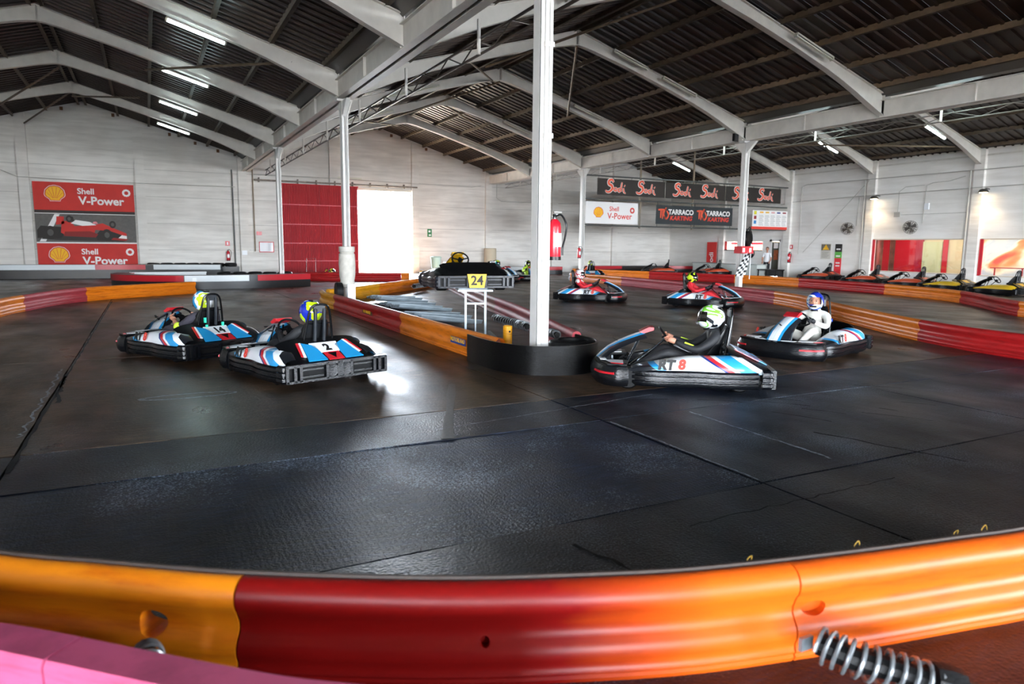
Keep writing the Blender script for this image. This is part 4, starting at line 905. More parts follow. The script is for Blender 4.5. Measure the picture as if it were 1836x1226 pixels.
# tyre rows wrapped in red and white bands
def tyre(label, x, y, z=0, R=.28, w=.18, group='loose tyres on the tyre barriers', parent=None):
    m = M(); m.lathe([(R*.58, 0), (R*.72, -.01), (R*.93, .01), (R, w*.25), (R, w*.75), (R*.93, w-.01), (R*.72, w+.01), (R*.58, w), (R*.62, w*.5)], n=18)
    o = m.build('tyre', black_rub, parent)
    for p_ in o.data.polygons:
        pass
    o.location = (x, y, z)
    if not parent: tag(o, label, 'tyre', group)
    return o
tyre_me = tyre('x', 0, 0, 0, .28, .16).data; bpy.data.objects.remove([o for o in bpy.data.objects if o.name == 'tyre'][0])
def tyre_row(label, pts, bands, name='tyre_barrier', h=.36, step=.56, band_z=(.22, .36), top_tyres=True):
    path, par = spline(pts, 8); c = path[len(path)//2]; t = thing(name, label, 'barrier', (c.x, c.y, 0))
    # black rubber skirt
    m = M(); m.sweep([(p.x-c.x, p.y-c.y) for p in path], [(-.3, .0), (.3, .0), (.3, h-.02), (-.3, h-.02)]); m.build('rubber_skirt', mat('dark_skirt', '#0c0f14', .35, var=.2), t)
    s0 = 0
    for end, mt, lb in bands:
        seg = [p for p, q in zip(path, par) if s0-1e-6 <= q <= end+1e-6]
        if len(seg) > 1:
            m = M(); m.sweep([(p.x-c.x, p.y-c.y) for p in seg], [(-.315, band_z[0]), (.315, band_z[0]), (.315, band_z[1]), (-.315, band_z[1])]); o = m.build('band', mt, t); o['label'] = lb
        s0 = end
    if top_tyres:
        L_ = 0; nxt = .3
        for a, b in zip(path, path[1:]):
            d = (b-a).length
            while L_+d > nxt:
                p_ = a.lerp(b, (nxt-L_)/d); o = link('tyre', tyre_me, t); o.location = (p_.x-c.x, p_.y-c.y, h-.02+random.uniform(0, .01)); o.rotation_euler = (random.uniform(-.04, .04), random.uniform(-.04, .04), random.uniform(0, 3)); nxt += step
            L_ += d
    return t
redb = mat('red_band', '#b31424', .3); whb = mat('white_band', '#d3d8da', .35)
tyre_row('long tyre barrier with red and white band behind the two left karts', [(-5.3, 21.9), (-5.4, 20.6), (-4.7, 19.6), (-3.4, 18.9), (-1.4, 18.95), (.85, 19.7)], [(3.0, redb, 'red band'), (4.05, whb, 'white band'), (5, redb, 'red band')], h=.5, band_z=(.27, .478), top_tyres=False)
tyre_row('far left tyre barrier with white band below the racing banner', [(-13.2, 28.7), (-11, 28.8), (-10.2, 28.6), (-6.6, 28.4), (-4.6, 28.2), (-1.5, 27.6)], [(1.9, redb, 'red band'), (3.0, whb, 'white band'), (4.1, redb, 'red band'), (5, whb, 'white band')], h=.62, band_z=(.38, .598), top_tyres=False)
tyre_row('low line of black tyres on the far left, behind the white banded barrier', [(-4.6, 29.1), (-2.5, 28.9), (-.6, 28.6)], [], h=.5, band_z=(.3, .4))
t = thing('white_block', 'white block lying on top of the red and white tyre barrier', 'block', (-3.85, 21.9, .0)); m = M(); m.box(-1.3, 1.3, -.2, .2, .0, .46); m.build('block_body', whb, t, smooth=False); m = M(); m.box(-1.32, 1.32, -.22, .22, .46, .49); m.build('block_lid', whb, t, smooth=False)
tyre_row('row of black tyres on the island left of the sliding door', [(-2.2, 21.5), (-.6, 21.3), (.6, 21.2)], [], h=.34)
tyre_row('black tyre barrier with red band on the far side behind the big column', [(10.5, 27.3), (14.5, 27.4), (16.8, 27.2)], [(1, whb, 'white band'), (2, redb, 'red band')], h=.45, band_z=(.24, .428), top_tyres=False)
tyre_row('black tyre barrier with red bands in front of the reception counter', [(19.4, 28.2), (21.6, 28.0), (24.6, 27.6), (26.6, 26.8)], [(1.0, redb, 'red band'), (1.9, mat('black_band', '#111114', .4), 'black band'), (3, redb, 'red band')], h=.45, band_z=(.24, .428), top_tyres=False)
for k, (x, y, z, lb) in enumerate([(15.2, 27.35, .45, 'black tyre lying on the far barrier right of the big column'), (9.6, 24.3, .0, 'black tyre lying flat behind the orange barrier near the doorway'), (9.6, 24.3, .16, 'black tyre stacked on another near the doorway'), (9.6, 24.3, .32, 'topmost black tyre of the stack near the doorway')]):
    o = link('tyre', tyre_me); o.location = (x, y, z); tag(o, lb, 'tyre', 'loose tyres')

# central island
C1 = [(-.42, 11.1), (-.52, 10.2), (-.47, 9.1), (-.46, 6), (-.46, 4.2), (-.44, 2), (-.42, .42)]
tC1, s_, c1 = barrier('barrier along the left side of the central island, red then bright orange', C1, [(1.9, bar_y, 'yellow-orange section'), (4.0, bar_r, 'red section'), (6, bar_o, 'bright orange section')])
m = M(); m.tube([(-.42-c1.x, .42-c1.y, .31), (-.42-c1.x, .30-c1.y, .31)], .074, 16, caps=False); m.tube([(-.42-c1.x, .42-c1.y, .31), (-.42-c1.x, .30-c1.y, .31)], .062, 16, caps=False); m.lathe([(.062, -.001), (.062, .0)], (-.42-c1.x, .41-c1.y, .31), axis='y', n=16, m=1); m.build('tube_end', [bar_o, mat('tube_hollow', '#5a2412', .6)], tC1, fix=False)
for nm, y0, y1, z0, z1 in (('sticker', 1.2, 1.75, .155, .25), ('sticker', 5.95, 6.7, .16, .23)):
    m = M(); m.box(-.535-c1.x, -.53-c1.x, y0-c1.y, y1-c1.y, z0, z1); m.build('sticker', navy_pl if y0 < 2 else mat('brown_sticker', '#5a3c26', .5), tC1, smooth=False)
    text_mesh('MOTORLAND', .085, yellow_prt, tC1, (-.538-c1.x, (y0+y1)/2-c1.y, (z0+z1)/2+.01), rot=(PI/2, 0, -PI/2), bold=.002)
C2 = [(-.2, 11.4), (.5, 11.9), (1.9, 13.7), (3.4, 15.5), (5.1, 17.4)]
barrier('barrier along the back of the central island, yellow then brown orange', C2, [(2.0, bar_y, 'yellow section'), (4, bar_o, 'brown orange section')])
C3 = [(5.3, 16.2), (4.6, 13.6), (3.75, 10.6), (3.0, 7.8), (2.3, 5.0), (1.55, 2.5), (.95, .55)]
barrier('worn brown red barrier along the right side of the central island', C3, [(3.3, bar_b, 'brown red section'), (6, bar_p, 'faded red section')])
barrier('short upright corner piece at the far tip of the central island', [(5.2, 17.2), (5.4, 16.9), (5.45, 16.5)], [(1, bar_b, None), (2, bar_y, None)])
spring('coil spring lying along the brown red barrier of the island', [(1.45, 4.3, .2), (1.3, 3.2, .22), (1.15, 2.4, .24)], .07, 17, .009, block=False)
spring('short black coil spring beside the foot of the nearest column', [(.95, 1.3, .28), (.8, .85, .3)], .055, 8, .012, block=False)
spring('coil spring braced against the back of the island barrier', [(4.2, 15.6, .2), (3.4, 14.6, .22)], .08, 12, .01, block=False)
m = M(); m.lathe([(.0, 0), (.07, 0), (.072, .38), (.06, .385), (.058, .2)], (.33, 1.55, 0), n=18); m.lathe([(.016, -.074), (.016, -.07)], (.33, 1.55, .3), axis='y', n=10, m=1)
o = tag(m.build('barrier_post', [bar_y, black_rub]), 'short yellow upright tube post inside the island', 'post')
# rubber belt and tyre round the nearest column
t = thing('rubber_belt', 'black conveyor belt wall wrapped round the point of the island', 'barrier', (0, 0, 0))
bp, _ = spline([(-.60, .95), (-.62, .5), (-.58, 0), (-.38, -.42), (0, -.62), (.36, -.62), (.62, -.45), (.80, -.1), (.80, .35)], 7)
m = M(); m.sweep([(p.x, p.y) for p in bp], [(-.012, .0), (.012, .0), (.012, .37), (-.012, .37)]); m.build('belt', belt_rub, t)
for k, (x, y) in enumerate([(.2, -.12), (-.2, .08)]):
    pass
tt = [(.455, -.12, 0), (.455, -.12, .185), (-.25, -.25, 0), (-.12, .55, 0)]
for x, y, z in tt[:2]:
    o = link('tyre', tyre_me); o.location = (x, y, z); o.scale = (1.16, 1.16, 1.1); tag(o, 'black kart tyre stacked inside the belt at the column foot, ' + ('lower' if z == 0 else 'upper') + ' of two', 'tyre')
# tyre and white board at the second column
m = M(); m.lathe([(.1, -.1), (.19, -.1), (.2, -.06), (.2, .06), (.19, .1), (.1, .1)], (0, 0, 0), axis='x', n=20); o = m.build('tyre', black_rub); o.location = (-.29, 9.72, .42); o.scale = (.8, 1, 1.15); tag(o, 'black tyre propped upright against the sleeved column', 'tyre')
m = M(); m.box(-.1, .1, 9.6, 9.66, .0, .6); tag(m.build('white_board', white_pl, smooth=False), 'narrow white board at the foot of the sleeved column', 'board')
# corrugated sheets
t = thing('corrugated_sheet_stack', 'fanned stack of grey corrugated roofing sheets lying in the island', 'roofing sheets', (1.1, 7.6, 0))
for k in range(9):
    m = M(); prof = []; n_ = 20
    for i in range(n_+1): prof.append((i*.045-.5, .032*math.cos(i*PI/2)))
    q = [(x, z+.007) for x, z in prof[::-1]]
    m.T = Matrix.Translation((.95-.115*k, 3.35-.80*k, .10+.012*(k % 2))) @ Matrix.Rotation(.06+.03*(k % 3), 4, 'Y') @ Matrix.Rotation(-.10, 4, 'X') @ Matrix.Rotation(-.12+.05*(k % 2), 4, 'Z')
    m.prism(prof+q, 'x', -1.2, 0); m.build('corrugated_sheet', sheet_m, t, smooth=False)

# ================================================================== KARTS
liv_pod = band_mat('pod_livery', (0, .72, -1.2), .98, [(0, '#15171c'), (.05, '#e9edf0'), (.12, '#2a95cf'), (.25, '#e9edf0'), (.29, '#c3262e'), (.34, '#1b2f78'), (.37, '#e9edf0'), (.83, '#2a95cf'), (.90, '#1a1c20')])
liv_nose = band_mat('nose_livery', (1, 0, 0), .3, [(0, '#1f8fc8'), (.3, '#e9edf0'), (.365, '#1f8fc8'), (.385, '#1f8fc8'), (.40, '#16181d')], absx=True)
PAL_RACE = dict(pod=liv_pod, nose=liv_nose, cap=red_pl, cover=black_pl, blue=blue_pl, plate=white_pl, tri=red_pl, bump=bump_pl)
PAL_PARK_R = dict(pod=mat('parked_red_pod', '#c0461f', .4), nose=black_pl, cap=mat('parked_black', '#141414', .5), cover=black_pl, blue=black_pl, plate=mat('parked_orange', '#c8502a', .5), tri=black_pl, bump=black_pl)
PAL_PARK_Y = dict(pod=mat('parked_yellow_pod', '#c9a216', .4), nose=black_pl, cap=MATS['parked_black'], cover=black_pl, blue=black_pl, plate=yellow_pl, tri=black_pl, bump=black_pl)
PAL_24 = dict(pod=black_pl, nose=yellow_pl, cap=yellow_pl, cover=black_pl, blue=black_pl, plate=yellow_pl, tri=grey_pl, bump=mat('blue_black_bumper', '#0a101c', .3))
CACHE = {}
def cached(key, fn):
    if key not in CACHE: CACHE[key] = fn()
    return CACHE[key]
def put(name, key, mats, parent, fn, ang=.6):
    def mk():
        m = fn(); me = m.mesh(name, True, ang); m.recalc(me)
        for x in mats: me.materials.append(x)
        return me
    me = cached(key, mk); o = link(name, me, parent)
    for i, x in enumerate(mats): o.material_slots[i].link = 'OBJECT'; o.material_slots[i].material = x
    return o
def bump_prof(z0, z1, d=.0, t=.09):
    # outer face with two horizontal grooves; offset positive = outward
    h = z1-z0
    return [(-t, z0+.01), (-.02, z0), (.0, z0+.03), (.0, z0+h*.3), (-.018, z0+h*.34), (-.018, z0+h*.40), (0, z0+h*.44), (0, z0+h*.62), (-.018, z0+h*.66), (-.018, z0+h*.71), (0, z0+h*.75), (-.005, z1-.02), (-.03, z1), (-t, z1-.005)]
def side_path(s): return [(s*x, y) for x, y in [(.665, -.82), (.70, -.62), (.705, -.36), (.675, -.16), (.685, .02), (.70, .25), (.665, .46), (.61, .56)]]
def k_side(s):
    m = M(); P, _ = spline(side_path(s), 4); pr = bump_prof(.05, .235)
    if s > 0: P = P[::-1]
    m.sweep([(p.x, p.y) for p in P], [(t, z) for t, z in pr]); return m
def k_front():
    m = M(); P, _ = spline([(-.635, .60), (-.66, .74), (-.56, .90), (-.32, 1.0), (0, 1.035), (.32, 1.0), (.56, .90), (.66, .74), (.635, .60)], 5)
    pr = [(-.10, .04), (-.03, .03), (0, .07), (.01, .13), (0, .2), (-.03, .255), (-.09, .285), (-.16, .28)]
    m.sweep([(p.x, p.y) for p in P][::1], pr); return m
def k_insert():
    m = M()
    for s in (-1, 1):
        P, _ = spline([(s*.655, .76), (s*.56, .90), (s*.40, .975)], 4); P = P if s < 0 else P[::-1]
        m.sweep([(p.x, p.y) for p in P], [(-.03, .165), (.016, .17), (.016, .19), (-.03, .205)])
    return m
def k_rear():
    m = M(); m.box(-.64, .64, -.955, -.93, .07, .262, 1)  # back plate blackened to paint in the shade of the bumper recesses
    fr = [(-.66, .66, .235, .268), (-.66, .66, .062, .09)]
    for x0, x1, z0, z1 in fr: m.box(x0, x1, -1.0, -.94, z0, z1)
    for x in (-.665, -.57, -.50, -.17, -.02, .015, .15, .47, .54, .63): m.box(x, x+.035, -1.0, -.94, .07, .262)
    for x0, x1 in ((-.47, -.2), (.2, .45)): m.box(x0, x1, -.992, -.96, .19, .21); m.box(x0, x1, -.99, -.96, .11, .13)
    for cx in (-.085, .09):
        m.lathe([(.062, -.995), (.078, -.998), (.078, -.95), (.062, -.95)], (cx, 0, .165), axis='y', n=18)
    for s in (-1, 1):
        P, _ = spline([(s*.64, -.985), (s*.70, -.95), (s*.71, -.85)], 4); P = P if s < 0 else P[::-1]
        m.sweep([(p.x, p.y) for p in P], [(t, z) for t, z in bump_prof(.06, .265, t=.06)])
    return m
def k_wheel(x, y, r, w):
    m = M(); s = 1 if x > 0 else -1
    m.lathe([(r*.55, -w/2), (r*.85, -w/2), (r, -w/2+.02), (r, w/2-.02), (r*.85, w/2), (r*.55, w/2)], (x, y, r), axis='x', n=22)
    m.lathe([(r*.54, -w*.3), (r*.5, -w*.2), (r*.5, w*.2), (r*.54, w*.3)], (x, y, r), axis='x', n=16, m=1)
    m.lathe([(.012, -w*.42), (.03, -w*.4), (.03, w*.4), (.012, w*.42)], (x, y, r), axis='x', n=10, m=1); return m
def k_pod(s):
    m = M()
    Z = [(.62, .22), (.5, .27), (.34, .30), (.18, .335), (0, .37), (-.2, .385), (-.38, .385), (-.5, .395), (-.62, .39), (-.74, .36), (-.86, .30)]
    def top(y):
        for (a, za), (b, zb) in zip(Z, Z[1:]):
            if b <= y <= a: return za+(zb-za)*(a-y)/(a-b)
        return Z[-1][1]
    def f(u, v):
        y = .62-1.48*u; zt = top(y); pinch = .05*math.exp(-((y+.02)/.2)**2)
        sec = [(.66, .21), (.665, .235), (.65, .24+(zt-.24)*.5), (.60, .24+(zt-.24)*.85), (.53, zt), (.44, zt+.005), (.40, zt-.01), (.385, zt-.08), (.385, .13)]
        k = v*(len(sec)-1); i = min(int(k), len(sec)-2); t = k-i; x = sec[i][0]*(1-t)+sec[i+1][0]*t; z = sec[i][1]*(1-t)+sec[i+1][1]*t
        if x > .5: x -= pinch*(x-.5)*5
        e = min(1, u*8, (1-u)*8); x = .53+(x-.53)*(.55+.45*e)
        return (s*x, y, z)
    m.grid(f, 30, 16); m.prism([(s*.39, -.84), (s*.6, -.84), (s*.6, .58), (s*.39, .58)], 'z', .1, .2, 1); return m
def k_chassis():
    m = M(); m.prism([(-.3, -.5), (-.34, .3), (-.3, .75), (.3, .75), (.34, .3), (.3, -.5)], 'z', .035, .05)
    for s in (-1, 1):
        P, _ = spline([(s*.32, -.9, .1), (s*.36, -.4, .1), (s*.36, .3, .1), (s*.28, .7, .1), (s*.22, .88, .12)], 4); m.tube(P, .016, 6)
        m.tube([(s*.36, .1, .1), (s*.62, .1, .12)], .014, 6); m.tube([(s*.36, -.4, .1), (s*.62, -.4, .12)], .014, 6); m.tube([(s*.25, .6, .13), (s*.56, .6, .13)], .018, 6)
        m.tube([(s*.12, .78, .12), (s*.12, .80, .26)], .012, 6)
    m.tube([(-.56, -.62, .14), (.56, -.62, .14)], .022, 8); m.tube([(-.22, .88, .12), (.22, .88, .12)], .016, 6); return m
def k_nose():
    m = M(); C = [(.985, .27, .20), (.93, .33, .19), (.84, .41, .175), (.72, .48, .16), (.60, .535, .145), (.50, .575, .14), (.42, .60, .14)]
    for i in range(len(C)-1):
        for k in range(10):
            def P(c, k):
                y, z, w = c; x = -w+2*w*k/10; return (x, y-.04*(x/w)**2*.8, z-.05*(abs(x)/w)**2.5)
            m.af([m.av(P(C[i], k)), m.av(P(C[i], k+1)), m.av(P(C[i+1], k+1)), m.av(P(C[i+1], k))])
    for i in range(len(C)-1):
        for k in range(10):
            def P(c, k):
                y, z, w = c; x = -w+2*w*k/10; return (x, y-.04*(x/w)**2*.8-.012, z-.05*(abs(x)/w)**2.5-.02)
            m.af([m.av(P(C[i], k)), m.av(P(C[i+1], k)), m.av(P(C[i+1], k+1)), m.av(P(C[i], k+1))])
    return m
def k_nosecap():
    m = M(); m.prism([(.47, .598), (.36, .655), (.31, .655), (.30, .62), (.42, .58)], 'x', -.105, .105); m.box(-.11, .11, .30, .33, .62, .655); return m
def k_apron():
    m = M(); m.prism([(-.62, .62), (-.58, .84), (-.34, .95), (0, .985), (.34, .95), (.58, .84), (.62, .62), (.3, .6), (.24, .8), (-.24, .8), (-.3, .6)], 'z', .262, .282); 
    for s in (-1, 1):
        m.prism([(s*.33, .66), (s*.33, .86), (s*.5, .8), (s*.56, .66)], 'z', .283, .289, 1)
        m.prism([(s*.1, .87), (s*.1, .95), (s*.3, .92), (s*.3, .85)], 'z', .283, .289, 1); m.prism([(s*.57, .66), (s*.52, .8), (s*.545, .8), (s*.6, .68)], 'z', .284, .29, 2)
    return m
def k_column():
    m = M(); m.tube([(0, .55, .16), (0, .17, .50)], .013, 8); m.tube([(.12, .66, .14), (.02, .42, .30), (-.12, .66, .14)], .012, 6)
    for s in (-1, 1): m.tube([(s*.1, .62, .16), (s*.06, .44, .56)], .011, 6)
    return m
WC = Vector((0, .14, .53)); WN = Vector((0, -.80, .60)); WU = Vector((0, .60, .80))
def k_wheelrim():
    m = M(); m.tube([WC+Vector((1, 0, 0))*.155*math.cos(a/24*2*PI)+WU*.145*math.sin(a/24*2*PI)*(1 if math.sin(a/24*2*PI) > -.6 else .85) for a in range(24)], .014, 8, closed=True)
    for a in (.15, PI-.15, -PI/2): m.tube([WC-WN*.03, WC+Vector((1, 0, 0))*.15*math.cos(a)+WU*.13*math.sin(a)], .012, 6)
    m.tube([WC-WN*.05, WC-WN*.01], .04, 10); return m
def k_seat():
    m = M(); S = [(-.02, .12, .15, .02), (-.2, .085, .2, .1), (-.34, .10, .22, .18), (-.44, .2, .215, .2), (-.5, .34, .2, .17), (-.545, .48, .185, .12), (-.585, .62, .15, .07), (-.60, .70, .11, .03)]
    rings = []
    for y, z, w, d in S:
        for off in (0, .022):
            pass
    def f(off):
        I = []
        for y, z, w, d in S:
            row = []
            for k in range(11):
                a = PI*k/10; x = -(w+off)*math.cos(a); lift = d*(1-math.sin(a))
                ny, nz = (1, .35) if z > .15 else (.1, 1)
                row.append(m.av((x, y+ny*lift-off*(z > .15), z+nz*lift*(1 if z <= .2 else .2)-off*(z <= .15))))
            I.append(row)
        return I
    A = f(0); Bq = f(.02)
    for I, flip in ((A, 0), (Bq, 1)):
        for i in range(len(S)-1):
            for k in range(10):
                q = (I[i][k], I[i][k+1], I[i+1][k+1], I[i+1][k]); m.af(q if flip else q[::-1])
    n = len(S)
    for i in range(n-1):
        for k in (0, 10): m.af((A[i][k], A[i+1][k], Bq[i+1][k], Bq[i][k]))
    for k in range(10): m.af((A[0][k], A[0][k+1], Bq[0][k+1], Bq[0][k])); m.af((A[-1][k], A[-1][k+1], Bq[-1][k+1], Bq[-1][k]))
    return m
def k_loop():
    m = M(); P, _ = spline([(-.2, -.60, .28), (-.185, -.63, .5), (-.15, -.665, .72), (-.12, -.68, .84), (-.06, -.69, .885), (.06, -.69, .885), (.12, -.68, .84), (.15, -.665, .72), (.185, -.63, .5), (.2, -.60, .28)], 4); m.tube(P, .0135, 8)
    m.tube([(-.2, -.6, .28), (-.28, -.5, .12)], .012, 6); m.tube([(.2, -.6, .28), (.28, -.5, .12)], .012, 6); m.tube([(-.165, -.65, .66), (.165, -.65, .66)], .007, 6); return m
def k_spine():
    m = M(); P, _ = spline([(-.058, -.695, .84), (-.06, -.68, .6), (-.058, -.66, .42), (-.03, -.655, .355), (.03, -.655, .355), (.058, -.66, .42), (.06, -.68, .6), (.058, -.695, .84)], 4); m.tube(P, .022, 8)
    m.box(-.075, .075, -.69, -.665, .80, .875); m.box(-.2, -.1, -.66, -.6, .33, .38); m.box(.1, .2, -.66, -.6, .33, .38); m.box(-.15, .15, -.64, -.60, .30, .40); return m
CA, CB = Vector((0, -.56, .46)), Vector((0, -.96, .275))
def cov(x, s, lift=.004):
    n = (CB-CA).normalized(); up = Vector((0, n.z, -n.y)) if n.y < 0 else Vector((0, -n.z, n.y)); up = Vector((0, -abs(n.z), abs(n.y)))
    p_ = CA.lerp(CB, s)+up*lift; return (x, p_.y, p_.z)
def k_cover():
    m = M()
    def f(u, v):
        x = -.54+1.08*v; q = abs(x)/.54; y = -.50-.46*u; z = .415-.02*q**2-.13*u**1.15*(1) - .03*q**4; z = CA.z+(CB.z-CA.z)*((y+.56)/(-.40))
        return (x, y, z-.05*q**6)
    m.grid(f, 8, 16); m.prism([(-.5, -.935), (.5, -.935), (.5, -.52), (-.5, -.52)], 'z', .2, .26); return m
def decal(pts): 
    m = M(); A = [m.av(cov(x, s, .012)) for x, s in pts]; Bq = [m.av(cov(x, s, .002)) for x, s in pts]; n = len(pts); m.af(A); m.af(Bq[::-1])
    for i in range(n): m.af((A[i], Bq[i], Bq[(i+1) % n], A[(i+1) % n]))
    return m
def k_blue():
    m = M()
    for s in (-1, 1):
        for P in ([(.13, .3), (.27, .12), (.33, .75), (.36, .98), (.12, .98), (.13, .55)],):
            d = decal([(s*x, q) for x, q in P]); off = len(m.v); m.v += d.v; m.f += [tuple(i+off for i in f_) for f_ in d.f]; m.mi += d.mi
    return m
def k_edge():
    m = M()
    for s in (-1, 1):
        for P, mi in (([(.275, .1), (.30, .1), (.375, .75), (.345, .78)], 0), ([(.303, .1), (.335, .1), (.40, .72), (.378, .75)], 1)):
            d = decal([(s*x, q) for x, q in P]); off = len(m.v); m.v += d.v; m.f += [tuple(i+off for i in f_) for f_ in d.f]; m.mi += [mi]*len(d.f)
    return m
def k_muffler():
    m = M(); m.ball((.50, -.50, .37), (.09, .11, .085), 14, 8); m.lathe([(.08, .28), (.09, .3), (.09, .36), (.08, .38)], (.50, -.5, 0), n=14); return m
def k_engine():
    m = M(); m.box(.26, .44, -.45, -.15, .12, .3); 
    for k in range(5): m.box(.25, .45, -.43+k*.055, -.41+k*.055, .3, .36)
    m.box(-.46, -.3, -.3, -.1, .1, .28); return m
def k_pedals():
    m = M()
    for s in (-1, 1): m.tube([(s*.14, .72, .08), (s*.14, .78, .24)], .01, 6); m.box(s*.14-.03, s*.14+.03, .77, .79, .2, .27)
    m.tube([(-.3, .88, .12), (-.28, .93, .24), (.28, .93, .24), (.3, .88, .12)], .012, 6); return m
def kart(label, x, y, heading, pal, num=None, group=None, rt=True, z=0, zrot=0, reartext=None, simple=False):
    """heading: angle from +Y, counter-clockwise"""
    t = thing('racing_kart', label, 'kart', (x, y, z), heading, group)
    put('chassis', 'chassis', [dark_steel], t, k_chassis)
    for nm, xx, yy, r, w in (('front_wheel', -.55, .60, .125, .12), ('front_wheel', .55, .60, .125, .12), ('rear_wheel', -.53, -.62, .14, .18), ('rear_wheel', .53, -.62, .14, .18)):
        put(nm, nm+str(xx), [black_rub, steel], t, lambda xx=xx, yy=yy, r=r, w=w: k_wheel(xx, yy, r, w))
    for s in (-1, 1): put('side_bumper', 'side%d' % s, [pal['bump']], t, lambda s=s: k_side(s)); put('side_pod', 'pod%d' % s, [pal['pod'], black_pl], t, lambda s=s: k_pod(s))
    put('front_bumper', 'frontb', [pal['bump']], t, k_front); put('rear_bumper', 'rearb', [pal['bump'], black_rub], t, k_rear, .5)
    put('bumper_insert', 'binsert', [red_pl if pal is PAL_RACE else black_pl], t, k_insert)
    put('nose_apron', 'apron', [black_pl, pal['plate'] if pal is PAL_RACE else black_pl, red_pl if pal is PAL_RACE else black_pl], t, k_apron)
    put('front_panel', 'nose', [pal['nose']], t, k_nose); put('front_panel_cap', 'nosecap', [pal['cap']], t, k_nosecap)
    put('steering_column', 'scol', [chrome], t, k_column); put('steering_wheel', 'swheel', [black_pl], t, k_wheelrim)
    put('seat', 'seat', [black_pl], t, k_seat, .9).location.y = .05; put('roll_loop', 'loop', [dark_steel], t, k_loop).location.y = .09; put('seat_spine', 'spine', [grey_pl], t, k_spine).location.y = .10
    cv = put('rear_cover', 'cover', [pal['cover']], t, k_cover)
    if pal is not None:
        put('blue_panel', 'blue', [pal['blue']], cv, k_blue); put('edge_stripes', 'edge', [pal['plate'], red_pl if pal is PAL_RACE else pal['tri']], cv, k_edge)
        pl = put('number_plate', 'plate', [pal['plate']], cv, lambda: decal([(-.18, .16), (.18, .16), (.12, .62), (-.12, .62)])); put('red_badge', 'tri', [pal['tri']], cv, lambda: decal([(-.1, .64), (.1, .64), (.1, .99), (-.1, .99)]))
        put('badge_triangle', 'tri2', [black_pl], cv, lambda: decal([(-.055, .64), (.055, .64), (.0, .92)]) if False else decal2([(-.055, .70), (.055, .70), (.0, .94)]))
    put('muffler', 'muff', [grey_pl], t, k_muffler); put('engine', 'engine', [grey_pl], t, k_engine); put('pedals', 'pedals', [steel], t, k_pedals)
    if num:
        sl = math.atan2(CA.z-CB.z, CA.y-CB.y); c = CA.lerp(CB, .43)
        text_mesh(num, .15, black_txt, cv, (0, c.y-.0056, c.z+.0125), rot=(sl, 0, 0), bold=.008, sy=1.2, name='race_number')
        text_mesh(num, .17, black_txt, t, (0, .735, .482), rot=(-.52, 0, PI), bold=.006, name='race_number')
    if rt:
        for s in (-1, 1):
            text_mesh('RT', .15, black_txt, t, (s*.655, .19 if s < 0 else -.0, .292), rot=(PI/2-.22, 0, s*PI/2), bold=.008, shear=.15, name='model_lettering')
            text_mesh('8', .15, red_txt, t, (s*.652, .02 if s < 0 else .17, .30), rot=(PI/2-.22, 0, s*PI/2), bold=.008, shear=.15, name='model_lettering')
    return t
def decal2(pts):
    m = M(); A = [m.av(cov(x, s, .016)) for x, s in pts]; Bq = [m.av(cov(x, s, .006)) for x, s in pts]; n = len(pts); m.af(A); m.af(Bq[::-1])
    for i in range(n): m.af((A[i], Bq[i], Bq[(i+1) % n], A[(i+1) % n]))
    return m

# ---------------------------------------------------------------- drivers
def skin_body(chains, rad, root, sub=1, name='body'):
    """chains: lists of joint names; rad: name -> (pos, rx, ry)"""
    names = list(rad); idx = {n: i for i, n in enumerate(names)}; me = bpy.data.meshes.new(name)
    E_ = []
    for c in chains: E_ += [(idx[a], idx[b]) for a, b in zip(c, c[1:])]
    me.from_pydata([rad[n][0] for n in names], E_, []); o = bpy.data.objects.new('tmp', me); COL.objects.link(o)
    md = o.modifiers.new('skin', 'SKIN'); md.branch_smoothing = .4; md.use_smooth_shade = True
    sv = me.skin_vertices[0].data
    for n in names: sv[idx[n]].radius = rad[n][1:3]; sv[idx[n]].use_root = (n == root)
    s = o.modifiers.new('sub', 'SUBSURF'); s.levels = sub; s.render_levels = sub
    dg = bpy.context.evaluated_depsgraph_get(); out = bpy.data.meshes.new_from_object(o.evaluated_get(dg)); out.name = name
    bpy.data.objects.remove(o); out.polygons.foreach_set('use_smooth', [True]*len(out.polygons)); return out
def driver_joints():
    J = {'pelvis': ((0, -.33, .23), .15, .12), 'belly': ((0, -.37, .36), .135, .11), 'chest': ((0, -.41, .50), .16, .115), 'collar': ((0, -.42, .60), .10, .085), 'neck': ((0, -.40, .67), .055, .055), 'head': ((0, -.385, .74), .05, .05)}
    for s, k in ((-1, 'l'), (1, 'r')):
        J['shoulder'+k] = ((s*.175, -.41, .575), .07, .07); J['uparm'+k] = ((s*.24, -.32, .49), .058, .058); J['elbow'+k] = ((s*.275, -.19, .42), .048, .048); J['forearm'+k] = ((s*.23, -.06, .455), .043, .043)
        J['wrist'+k] = ((s*.187, .055, .505), .03, .034)
        J['hip'+k] = ((s*.10, -.24, .21), .10, .095); J['thigh'+k] = ((s*.17, -.04, .29), .085, .085); J['knee'+k] = ((s*.21, .14, .385), .065, .065); J['shin'+k] = ((s*.19, .34, .28), .055, .058)
        J['ankle'+k] = ((s*.17, .55, .165), .042, .045); J['ball'+k] = ((s*.17, .63, .19), .042, .04); J['toe'+k] = ((s*.17, .66, .25), .035, .03)
    ch = [['pelvis', 'belly', 'chest', 'collar', 'neck', 'head']]
    for k in 'lr': ch += [['collar', 'shoulder'+k, 'uparm'+k, 'elbow'+k, 'forearm'+k, 'wrist'+k], ['pelvis', 'hip'+k, 'thigh'+k, 'knee'+k, 'shin'+k, 'ankle'+k, 'ball'+k, 'toe'+k]]
    return ch, J
